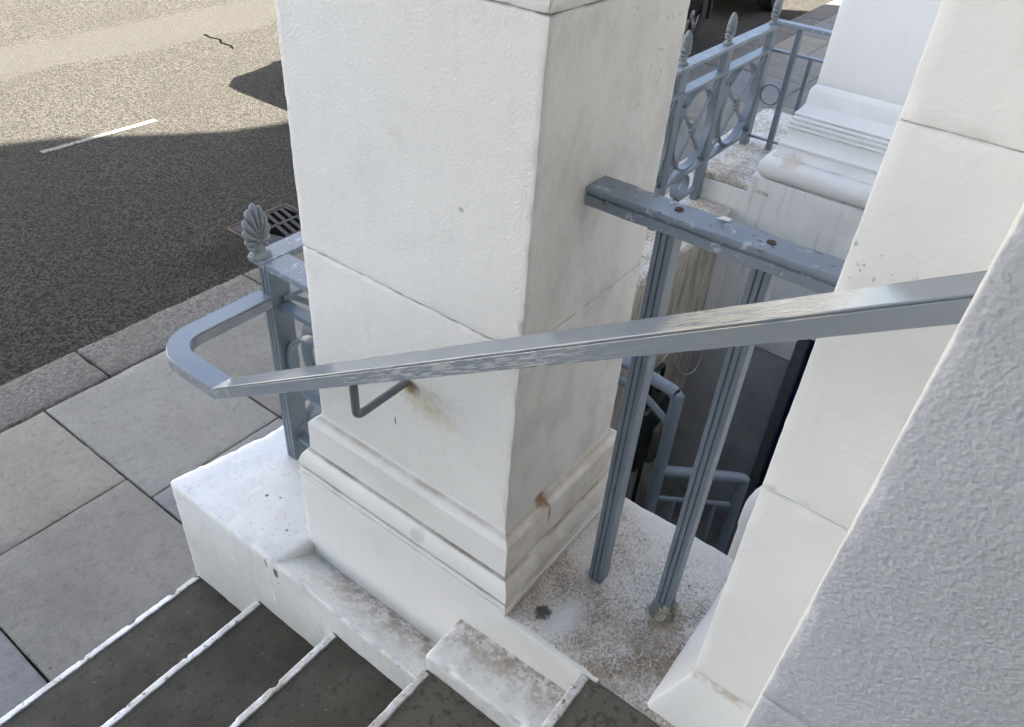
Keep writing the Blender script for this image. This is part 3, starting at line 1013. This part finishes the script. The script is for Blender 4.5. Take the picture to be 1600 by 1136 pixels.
for i, (a, b) in enumerate(zip(posts[:-1], posts[1:])):
    cx = (a + b) / 2; half = (b - a) / 2 - .032
    cz = (.296 - .162) / 2
    v, f = ring_xz((cx, YR, cz), min(.229, half), min(.229, half) - .012, .042, 48)
    G().add(v, f).build('ring', M['paint'], street, 40)
    for s in (-1, 1):
        A = Vector((cx - s * half, YR, .290)); B = Vector((cx + s * half, YR, -.160))
        d = (B - A).normalized(); nn = Vector((-d.z, 0, d.x)) * .0085
        yo = .007 * s
        g = G()
        vv = [A + nn, B + nn, B - nn, A - nn]
        vv = [p + Vector((0, yo - .006, 0)) for p in vv] + [p + Vector((0, yo + .006, 0)) for p in vv]
        g.add(vv, BOXF)
        g.build('diagonal_bar', M['paint'], street)
    # rosette: petalled boss
    secs = []
    for d, r_ in ((-.022, .004), (-.020, .014), (-.014, .030), (-.008, .036), (.008, .036), (.014, .030), (.020, .014), (.022, .004)):
        s_ = []
        for j in range(32):
            a_ = 2 * math.pi * j / 32
            rr = r_ * (1 + .22 * math.cos(8 * a_) * (1 if r_ > .02 else .3))
            s_.append((cx + rr * math.cos(a_), YR + d, cz + rr * math.sin(a_)))
        secs.append(s_)
    v, f = sweep(secs)
    G().add(v, f).build('rosette', M['iron'], street, 40)
    if i < len(posts) - 2:
        v, f = ring_xz((cx, YR, -.249), .070, .062, .046, 32)
        G().add(v, f).build('small_ring', M['paint'], street, 40)

def leaf_finial():
    """palmette: a fan of ribs rising from a scrolled foot"""
    H_, W_ = .128, .040
    na, nr = 145, 12
    vv = []; ff = []
    for side in (1, -1):
        off = len(vv)
        for i in range(na):
            a = R(-128 + 256 * i / (na - 1))
            lob = abs(math.cos(a * 7.75))
            ex = abs(a) / R(128)
            Rr = (H_ * .70) * (1 - .52 * ex ** 1.1) * (.86 + .15 * lob ** .5)
            for j in range(nr):
                t = j / (nr - 1)
                x = math.sin(a) * Rr * t * (W_ / (H_ * .50)); z = .046 + math.cos(a) * Rr * t
                dep = .0105 * (1 - t ** 2.2) + .0060 + .0100 * (lob ** .7 - .6) * min(1, t * 1.8)
                if j == nr - 1: dep = .0025
                vv.append((x, side * dep, z))
        for i in range(na - 1):
            for j in range(nr - 1):
                q = (off + i * nr + j, off + (i + 1) * nr + j, off + (i + 1) * nr + j + 1, off + i * nr + j + 1)
                ff.append(q if side < 0 else q[::-1])
    half = na * nr
    for i in range(na - 1):
        ff.append((i * nr + nr - 1, (i + 1) * nr + nr - 1, half + (i + 1) * nr + nr - 1, half + i * nr + nr - 1))
    # scrolled foot and collar
    secs = []
    for z, rx, ry in ((0, .030, .022), (.006, .033, .024), (.012, .030, .020), (.016, .018, .014), (.026, .017, .013), (.036, .022, .014), (.05, .020, .010)):
        secs.append([(rx * math.cos(2 * math.pi * j / 20) * (1 + .06 * math.cos(10 * math.pi * j / 20)), ry * math.sin(2 * math.pi * j / 20), z) for j in range(20)])
    v2, f2 = sweep(secs)
    n0 = len(vv)
    return vv + v2, ff + [tuple(i + n0 for i in q) for q in f2]
fv, ffc = leaf_finial()
fin0 = None
for i, x in enumerate(posts):
    if fin0 is None:
        fin0 = obj('leaf_finial', [(a * 1.0 + x - .035, b + YR, c * 1.12 + TOPZ - .001) for a, b, c in fv], ffc, M['iron'], street, 50, loc=(x - .035, YR, TOPZ - .001))
    else:
        share('leaf_finial', fin0, street, (x - .01, YR, TOPZ - .001))
# return from the corner post to the pier
xr_ = XS
G().add(*bevelbox((xr_ - .050, .615, TOPZ - .022), (xr_ + .028, YR - .034, TOPZ - .002), .0022, 1)).build('return_top_rail', M['paint_worn'], street)
G().add(*bevelbox((xr_ - .018, .615, .275), (xr_ + .018, YR - .020, .292), .0015, 1)).build('return_upper_rail', M['paint'], street)
G().add(*bevelbox((xr_ - .016, .615, -.215), (xr_ + .016, YR - .020, -.200), .0015, 1)).build('return_bottom_rail', M['paint'], street)
v, f = ring_xz((xr_, .845, .100), .118, .106, .030, 40, 'yz')
G().add(v, f).build('return_ring', M['paint'], street, 40)
v, f = fluted_post(xr_, .70, .030, .030, -.27, TOPZ - .02)
G().add(v, f).build('return_post', M['paint'], street, 30)
# far return towards the neighbour's pier
xf_ = 3.70
G().add(*bevelbox((xf_ - .030, .50, TOPZ + .0), (xf_ + .030, YR - .0, TOPZ + .020), .0022, 1)).build('return_top_rail', M['paint_worn'], street)
G().add(*bevelbox((xf_ - .015, .50, .297), (xf_ + .015, YR - .020, .311), .0015, 1)).build('return_upper_rail', M['paint'], street)
G().add(*bevelbox((xf_ - .012, .50, -.200), (xf_ + .012, YR - .020, -.188), .0015, 1)).build('return_bottom_rail', M['paint'], street)
v, f = fluted_post(xf_, .835, .036, .030, ZFAR - .01, TOPZ)
G().add(v, f).build('return_post', M['paint'], street, 30)
v, f = fluted_post(xf_, .735, .024, .022, -.19, .30)
G().add(v, f).build('return_post', M['paint'], street, 30)
v, f = ring_xz((xf_, .907, .065), .060, .051, .020, 36, 'yz')
G().add(v, f).build('return_ring', M['paint'], street, 40)

# ================================================================== AREA (light well)
aw = empty('area_wall', (1.8, .95, AZ), 'stained retaining wall with worn coping under the street railing', 'wall')
rough_block((.55, .785, -2.9), (3.14, 1.12, ZMID - .03), .01, .12, .003, 8, None, ((2, 0),)).build('wall_face', M['areawall'], aw, 50)
for a, b in ((.562, 1.4), (1.4, 2.3), (2.3, 3.126)):
    rough_block((a + .001, .768, ZMID - .075), (b - .001, 1.136, ZMID), .012, .04, .004, 14, None, ((2, 0),), edge=.006).build('coping_stone', M['coping'], aw, 60)
pod = empty('neighbour_podium', (3.6, .4, AZ), 'streaked white podium wall below the neighbouring porch pier', 'wall')
rough_block((3.127, .5, ZFAR - .035), (4.4, 1.136, ZFAR), .008, .03, .003, 14, None, ((2, 0),), edge=.005).build('coping_stone', M['coping'], pod, 60)
rough_block((3.130, .55, -1.19), (4.4, 1.133, ZFAR - .034), .006, .05, .003, 8, None, (), edge=.003).build('end_wall_face', M['podium'], pod, 60)
rough_block((3.127, .20, -1.19), (4.4, .715, -.185), .008, .06, .003, 6, None, ()).build('upper_wall_face', M['podium'], pod, 60)
rough_block((3.127, -.53, -1.00), (4.4, .202, -.185), .008, .08, .003, 6, None, ()).build('door_head', M['podium'], pod, 60)
rough_block((3.15, .20, -2.9), (4.4, 1.1, -1.188), .006, .12, .003, 6, None, ((2, 0),)).build('lower_wall_face', M['arealow'], pod, 60)
rough_block((3.129, -.6, -2.9), (4.4, -.47, -.99), .006, .12, .003, 6, None, ((2, 0),)).build('door_side_wall', M['podium'], pod, 60)
adoor = empty('area_door', (3.25, -.15, AZ), 'navy blue basement door in grey frame under the neighbouring porch', 'door')
big_box('frame', (3.135, .140, AZ), (3.227, .198, -1.003), M['jamb'], adoor)
big_box('frame', (3.135, -.468, AZ), (3.227, -.42, -1.003), M['jamb'], adoor)
big_box('leaf', (3.192, -.42, AZ), (3.229, .140, -1.003), M['navy'], adoor)
for z0, z1 in ((-2.35, -1.85), (-1.72, -1.15)):
    big_box('panel', (3.186, -.33, z0), (3.1925, .05, z1), M['navy'], adoor)

# neighbouring porch pier with torus base
np_ = empty('porch_pier', (3.6, .28, -.18), 'smooth white neighbouring porch pier with torus and reeded base moulding', 'pier', 'square porch piers')
NX0, NX1, NY0, NY1 = 3.235, 3.83, -.06, .545
nprof = [(-.01, .325), (0, .318), (.004, .312), (.014, .297), (.018, .288), (.019, .222), (.024, .212), (.040, .182), (.044, .176),
         (.050, .174), (.052, .168), (.046, .162), (.046, .156), (.056, .152), (.058, .146), (.050, .140), (.050, .134), (.060, .130), (.061, .122), (.053, .116), (.053, .108), (.062, .104), (.062, .097),
         (.058, .092), (.056, .07), (.060, .045), (.068, .028), (.078, .018), (.082, .016), (.082, .006), (.076, .0), (.078, -.03), (.086, -.048), (.100, -.056),
         (.112, -.060), (.124, -.070), (.132, -.085), (.136, -.105), (.135, -.128), (.128, -.150), (.116, -.166), (.104, -.174), (.086, -.177), (.086, -.188), (-.01, -.188)]
rect_mould(NX0, NX1, NY0, NY1, nprof, .03, .0008).build('base_moulding', M['nbase'], np_, 26)
rough_block((NX0, NY0, .31), (NX1, NY1, 2.75), .006, .05, .0015, 14, edge=.002).build('shaft', M['neigh'], np_, 60)

# neighbouring houses: they carry the roof line whose shadow falls on the road
nh = empty('terraced_house', (7, -.54, PZ), 'neighbouring white stucco house behind the second porch pier', 'house')
def h2z(h): return h - .925
roofline = [(3.17, 11.07), (6.31, 11.07), (6.55, 10.76), (6.66, 10.25), (6.86, 9.49), (7.14, 9.2), (13.4, 9.2)]
vv = []; ff = []
bot = [(3.17, -2.9), (13.4, -2.9)]
outline = [(x, h2z(h)) for x, h in roofline] + [(13.4, -2.9), (3.17, -2.9)]
n = len(outline)
vv = [(x, YH - .006, z) for x, z in outline] + [(x, -9.0, z) for x, z in outline]
ff = [tuple(range(n)), tuple(range(2 * n - 1, n - 1, -1))] + [(i, (i + 1) % n, n + (i + 1) % n, n + i) for i in range(n)]
obj('wall', vv, ff, M['neigh'], nh)
big_box('porch_roof', (3.1, YH, 2.76), (6.4, .68, 3.3), M['neigh'], nh)
big_box('doorstep', (4.401, YH, -2.9), (6.2, .75, -.02), M['masonry'], nh)
for z0 in (3.95, 6.3):
    for xc in (4.4, 6.2, 8.2, 10.2, 12.2):
        w = big_box('window', (xc - .5, YH - .004, z0), (xc + .5, YH + .03, z0 + 1.5), M['neigh'], nh)
        big_box('pane', (xc - .44, YH + .03, z0 + .07), (xc + .44, YH + .036, z0 + 1.43), M['pane'], w)
big_box('front_area', (6.21, YH, -2.9), (13.4, 1.05, PZ - .01), M['areafloor'], nh)

# area stair rail: painted tubes
ar = empty('area_stair_rail', (1.5, .2, AZ), 'tubular blue-grey stair handrail going down into the light well', 'handrail')
X = 1.50
p = [(X, .76, -.385), (X, .52, -.405), (X, .29, -.436), (X, .268, -.444), (X, .255, -.462), (X, .252, -.50), (X, .252, -1.0), (X, .252, AZ)]
G().add(*tube_path(smooth_path(p), .0265, 16)).build('top_tube', M['paint'], ar, 60)
G().add(*tube_path([(X, .76, -.49), (X, .40, -.52), (X, .27, -.60)], .016, 12)).build('mid_tube', M['paint'], ar, 60)
p = [(X, .25, -.868), (1.60, .10, -.868), (1.685, -.035, -.868), (1.695, -.05, -.88), (1.698, -.055, -.91), (1.698, -.055, -1.3), (1.698, -.055, AZ)]
G().add(*tube_path(smooth_path(p), .0245, 16)).build('landing_tube', M['paint'], ar, 60)
G().add(*tube_path([(X, .25, -1.035), (1.698, -.055, -1.035)], .012, 10)).build('landing_mid_tube', M['paint'], ar, 60)
for t in (.25, .5, .75):
    x_, y_ = X + (1.698 - X) * t, .25 - .305 * t
    G().add(*tube_path([(x_, y_, -1.03), (x_, y_, AZ)], .013, 8)).build('baluster', M['paint'], ar, 60)
for y_ in (.45, .62):
    G().add(*tube_path([(X, y_, -.5), (X, y_, AZ)], .013, 8)).build('baluster', M['paint'], ar, 60)

# drainpipe
dp = empty('drainpipe', (.585, -.338, AZ), 'white plastic drainpipe with elbow tucked behind the pilaster', 'drainpipe')
path = [(.585, -.338, AZ), (.585, -.338, -.5), (.585, -.338, .06)] 
G().add(*tube_path(path, .043, 20)).build('pipe', M['pvc'], dp, 60)
path = [(.585, -.338, .03)] + [(.585, -.338 - .075 * (1 - math.cos(a)), .075 + .105 * math.sin(a)) for a in [R(d) for d in range(0, 91, 9)]] + [(.585, -.56, .18)]
G().add(*tube_path(path, .0465, 20)).build('elbow', M['pvc'], dp, 60)

# meters and cable on the area wall
mt = empty('gas_meter', (2.45, .74, -1.6), 'black and olive meter box with pipe on the area wall', 'meter')
G().add(*bevelbox((2.28, .66, -1.78), (2.62, .783, -1.32), .02, 3)).build('casing', M['meter'], mt, 40)
G().add(*bevelbox((2.42, .63, -1.80), (2.66, .70, -1.52), .025, 3)).build('regulator', M['olive'], mt, 40)
G().add(*tube_path([(2.35, .70, -1.35), (2.35, .70, -1.15), (2.37, .72, -1.12), (2.5, .72, -1.12), (2.52, .72, -1.14), (2.52, .72, -2.4)], .014, 10)).build('pipe', M['meter'], mt, 60)
c = [(2.60, .770, -1.17), (2.68, .765, -1.16), (2.76, .762, -1.22), (2.83, .760, -1.34), (2.95, .755, -1.47), (3.06, .745, -1.53), (3.13, .735, -1.52), (3.15, .73, -1.44), (3.15, .735, -1.34), (3.14, .75, -1.24), (3.10, .765, -1.12)]
def smooth(pts, n=6):
    P = [Vector(q) for q in pts]; out = []
    for i in range(len(P) - 1):
        a, b, c_, d = P[max(i - 1, 0)], P[i], P[i + 1], P[min(i + 2, len(P) - 1)]
        for k in range(n):
            t = k / n
            out.append(.5 * ((2 * b) + (-a + c_) * t + (2 * a - 5 * b + 4 * c_ - d) * t * t + (-a + 3 * b - 3 * c_ + d) * t ** 3))
    out.append(P[-1]); return out
G_c = G().add(*tube_path(smooth(c), .0055, 8))
o = G_c.build('cable', M['cable'], None, 60, loc=(2.76, .76, -1.22))
tag(o, 'grey cable hanging in a loop on the area wall', 'cable')

# ================================================================== GULLY
gu = empty('gully_grate', (1.87, 3.19, RZ), 'worn square iron gully grate set in the road', 'drain')
gx0, gx1, gy0, gy1 = 1.63, 2.11, 3.0, 3.385
zt = RZ + .008
for lo, hi in (((gx0, gy0), (gx1, gy0 + .02)), ((gx0, gy1 - .02), (gx1, gy1)), ((gx0, gy0 + .02), (gx0 + .02, gy1 - .02)), ((gx1 - .02, gy0 + .02), (gx1, gy1 - .02))):
    G().add(*bevelbox((*lo, zt - .03), (*hi, zt + .002), .003)).build('frame_bar', M['rust'], gu, 30)
big_box('pit', (gx0 + .02, gy0 + .02, zt - .03), (gx1 - .02, gy1 - .02, zt - .006), M['void'], gu)
ix0, ix1, iy0, iy1 = gx0 + .026, gx1 - .026, gy0 + .026, gy1 - .026
ym = (iy0 + iy1) / 2
# solid corner plate, spine and bars
g = G()
vv = [(ix0, iy0, zt), (ix0 + .15, iy0, zt), (ix0 + .09, ym, zt), (ix0 + .15, iy1, zt), (ix0, iy1, zt)]
g.add(vv + [(x, y, z - .02) for x, y, z in vv], [(0, 1, 2, 3, 4), (9, 8, 7, 6, 5)] + [(i, (i + 1) % 5, 5 + (i + 1) % 5, 5 + i) for i in range(5)])
g.build('corner_plate', M['grate'], gu)
G().add(*bevelbox((ix0 + .09, ym - .014, zt - .02), (ix1, ym + .014, zt), .003)).build('spine', M['grate'], gu, 30)
G().add(*bevelbox((ix1 - .02, iy0, zt - .02), (ix1, ym - .015, zt), .003)).build('edge_bar', M['grate'], gu, 30)
G().add(*bevelbox((ix1 - .02, ym + .015, zt - .02), (ix1, iy1, zt), .003)).build('edge_bar', M['grate'], gu, 30)
for s in (0, 1):
    a, b = (iy0, ym - .015) if s == 0 else (ym + .015, iy1)
    G().add(*bevelbox((ix0 + .16, a if s == 0 else b - .018, zt - .02), (ix1 - .021, a + .018 if s == 0 else b, zt), .003)).build('edge_bar', M['grate'], gu, 30)
    k = 0
    xx = ix0 + .17
    while xx < ix1 - .05:
        ya, yb = (a + .019, b) if s == 0 else (a, b - .019)
        dx = .03
        vv = [(xx, ya, zt), (xx + .026, ya, zt), (xx + .026 + dx, yb, zt), (xx + dx, yb, zt)]
        vv = [(min(x, ix1 - .021), y, z) for x, y, z in vv]
        G().add(vv + [(x, y, z - .02) for x, y, z in vv], [(0, 1, 2, 3), (7, 6, 5, 4), (0, 4, 5, 1), (1, 5, 6, 2), (2, 6, 7, 3), (3, 7, 4, 0)]).build('bar', M['grate'], gu)
        xx += .056

# ================================================================== CARS
def make_car(x0, label, paint):
    """parked car seen end on past the railing; nose towards -x"""
    y0, W = 3.24, 1.86
    root = empty('parked_car', (x0 + 2.3, y0 + W / 2, RZ), label, 'car', 'cars parked along the kerb')
    yc = y0 + W / 2
    stations = [  # x, half width, sill z, shoulder z, top z, half width at top
        (0.0, .60, .42, .62, .70, .50), (.06, .74, .30, .70, .80, .66), (.25, .86, .24, .80, .92, .76), (.70, .92, .22, .92, 1.02, .80),
        (1.30, .93, .22, .98, 1.10, .80), (2.2, .93, .22, 1.00, 1.10, .80), (3.2, .93, .22, 1.02, 1.12, .80), (4.0, .92, .24, 1.03, 1.14, .78),
        (4.40, .88, .28, 1.00, 1.12, .74), (4.55, .80, .34, .94, 1.04, .68), (4.62, .66, .42, .84, .94, .58)]
    secs = []
    for sx, hw, zs_, zsh, zt_, ht in stations:
        half = [(hw * .90, zs_), (hw * .985, zs_ + .10), (hw, (zs_ + zsh) / 2), (hw * .985, zsh - .04), (hw * .95, zsh + .02), (ht, zt_)]
        s = [(x0 + sx, yc - a, RZ + z) for a, z in half] + [(x0 + sx, yc + a, RZ + z) for a, z in reversed(half)]
        secs.append(s)
    G().add(*sweep(secs)).build('body', paint, root, 40)
    gst = [(1.00, .80, 1.04, 1.06, .78), (1.75, .80, 1.06, 1.56, .62), (2.1, .80, 1.08, 1.68, .60), (2.9, .80, 1.08, 1.71, .60), (3.62, .79, 1.08, 1.68, .59), (4.0, .77, 1.08, 1.50, .60), (4.45, .73, 1.06, 1.10, .68)]
    secs = []
    for sx, hw, zb, zt_, ht in gst:
        half = [(hw, zb), ((hw * .35 + ht * .65), zb + (zt_ - zb) * .75), (ht * .96, zb + (zt_ - zb) * .95), (ht * .7, zt_)]
        secs.append([(x0 + sx, yc - a, RZ + z) for a, z in half] + [(x0 + sx, yc + a, RZ + z) for a, z in reversed(half)])
    cab = G().add(*sweep(secs)).build('cabin', paint, root, 40)
    for s in (-1, 1):
        for a, b in ((1.55, 2.35), (2.42, 3.25), (3.32, 3.72)):
            vv = []
            for x_, zz in ((a, 1.12), (b, 1.12), (b - .03, 1.52), (a + (.28 if a < 1.6 else .03), 1.52)):
                t = (zz - 1.08) / (.6 * .75)
                yy = .80 + (.665 - .80) * t + .012
                vv.append((x0 + x_, yc + s * yy, RZ + zz))
            vv2 = [(x, y - s * .02, z) for x, y, z in vv]
            G().add(vv + vv2, [(0, 1, 2, 3), (7, 6, 5, 4), (0, 4, 5, 1), (1, 5, 6, 2), (2, 6, 7, 3), (3, 7, 4, 0)]).build('side_window', M['glass'], cab)
    vv = [(x0 + 1.08, yc - .70, RZ + 1.115), (x0 + 1.08, yc + .70, RZ + 1.115), (x0 + 1.70, yc + .56, RZ + 1.545), (x0 + 1.70, yc - .56, RZ + 1.545)]
    vv2 = [(x + .02, y, z - .03) for x, y, z in vv]
    G().add(vv + vv2, [(0, 1, 2, 3), (7, 6, 5, 4), (0, 4, 5, 1), (1, 5, 6, 2), (2, 6, 7, 3), (3, 7, 4, 0)]).build('windscreen', M['glass'], cab)
    for s in (-1, 1):
        G().add(*bevelbox((x0 + .10, yc + s * .60 - .17, RZ + .60), (x0 + .28, yc + s * .60 + .17, RZ + .76), .03)).build('headlight', M['lamp_clear'], root, 40)
        G().add(*bevelbox((x0 + 4.46, yc + s * .62 - .13, RZ + .72), (x0 + 4.60, yc + s * .62 + .13, RZ + .92), .03)).build('tail_light', M['lamp_red'], root, 40)
        G().add(*bevelbox((x0 + 1.42, yc + s * .98 - .10, RZ + 1.05), (x0 + 1.58, yc + s * .98 + .06, RZ + 1.20), .03)).build('mirror', paint, root, 40)
    for wx in (.88, 3.66):
        for s in (-1, 1):
            cx, cy, cz = x0 + wx, yc + s * (W / 2 - .115), RZ + .345
            prof_ = [(.215, -.10), (.30, -.115), (.335, -.10), (.345, -.06), (.345, .06), (.335, .10), (.30, .115), (.215, .10)]
            secs = []
            for i in range(41):
                a = 2 * math.pi * i / 40
                secs.append([(cx + r_ * math.cos(a), cy + d, cz + r_ * math.sin(a)) for r_, d in prof_])
            wheel = G().add(*sweep(secs, True, False)).build('wheel', M['tyre'], root, 40, loc=(cx, cy, cz))
            # alloy rim: barrel ring, spokes and hub
            g = G()
            out = s * .095
            secs = []
            for i in range(41):
                a = 2 * math.pi * i / 40
                secs.append([(cx + r_ * math.cos(a), cy + out - s * d, cz + r_ * math.sin(a)) for r_, d in ((.205, .02), (.235, .0), (.245, .005), (.235, .12), (.205, .12))])
            g.add(*sweep(secs, True, False))
            for k in range(5):
                for q in (-.13, .13):
                    a = 2 * math.pi * k / 5 + q + .3
                    d_ = Vector((math.cos(a), 0, math.sin(a))); nn = Vector((-d_.z, 0, d_.x)) * .017
                    A = Vector((cx, cy + out - s * .012, cz)) + d_ * .03; B = Vector((cx, cy + out - s * .004, cz)) + d_ * .22
                    vv = [A + nn, B + nn, B - nn, A - nn]
                    vv = vv + [p_ - Vector((0, s * .03, 0)) for p_ in vv]
                    g.add(vv, BOXF)
            secs = [[(cx + r_ * math.cos(2 * math.pi * j / 16), cy + out - s * d, cz + r_ * math.sin(2 * math.pi * j / 16)) for j in range(16)] for d, r_ in ((.04, .06), (.0, .055), (-.006, .03))]
            g.add(*sweep(secs))
            g.build('rim', M['rim'], wheel, 40)
            secs = [[(cx + .225 * math.cos(2 * math.pi * j / 24), cy + out - s * d, cz + .225 * math.sin(2 * math.pi * j / 24)) for j in range(24)] for d in (.10, .13)]
            G().add(*sweep(secs)).build('brake_disc', M['black'], wheel, 40)
            # wheel arch lining
            secs = []
            for i in range(21):
                a = R(-15) + R(210) * i / 20
                secs.append([(cx + r_ * math.cos(a), cy + s * d, cz + r_ * math.sin(a)) for r_, d in ((.37, .122), (.40, .126), (.40, -.10), (.37, -.10))])
            G().add(*sweep(secs)).build('wheel_arch', M['black'], root, 40)
    root.rotation_euler = (0, 0, math.pi)
    root.scale = (1.05, 1.05, 1.05)
    return root
make_car(3.80, 'black car parked at the kerb hidden behind the porch pier, wheel showing', M['carpaint'])
make_car(9.35, 'charcoal car parked farther along the kerb beyond the leaf finials', M['carpaint2'])

# ================================================================== OPPOSITE SIDE OF THE STREET (lit by the sun, lights the shade)
far_pave = big_box('far_pavement', (-40, 12.5, -2.98), (60, 15.2, PZ), M['slab_a'], kind='structure')
for k, xa in enumerate((-22, -12, -2, 8, 18)):
    oh = empty('terraced_house', (xa + 5, 15.2, PZ), ['first', 'second', 'third', 'fourth', 'fifth'][k] + ' white house from the left across the street', 'house', 'houses across the street')
    big_box('wall', (xa + .01, 15.2, -2.9), (xa + 9.99, 22, 9.5), M['neigh'], oh)
    big_box('cornice', (xa + .01, 14.9, 8.6), (xa + 9.99, 15.199, 8.95), M['neigh'], oh)
    for z0 in (.4, 3.4, 6.2):
        for j in range(3):
            xw = xa + 1.3 + j * 3.0
            w = big_box('window', (xw, 15.12, z0), (xw + 1.3, 15.199, z0 + 1.8), M['neigh'], oh)
            big_box('pane', (xw + .08, 15.11, z0 + .08), (xw + 1.22, 15.119, z0 + 1.72), M['pane'], w)
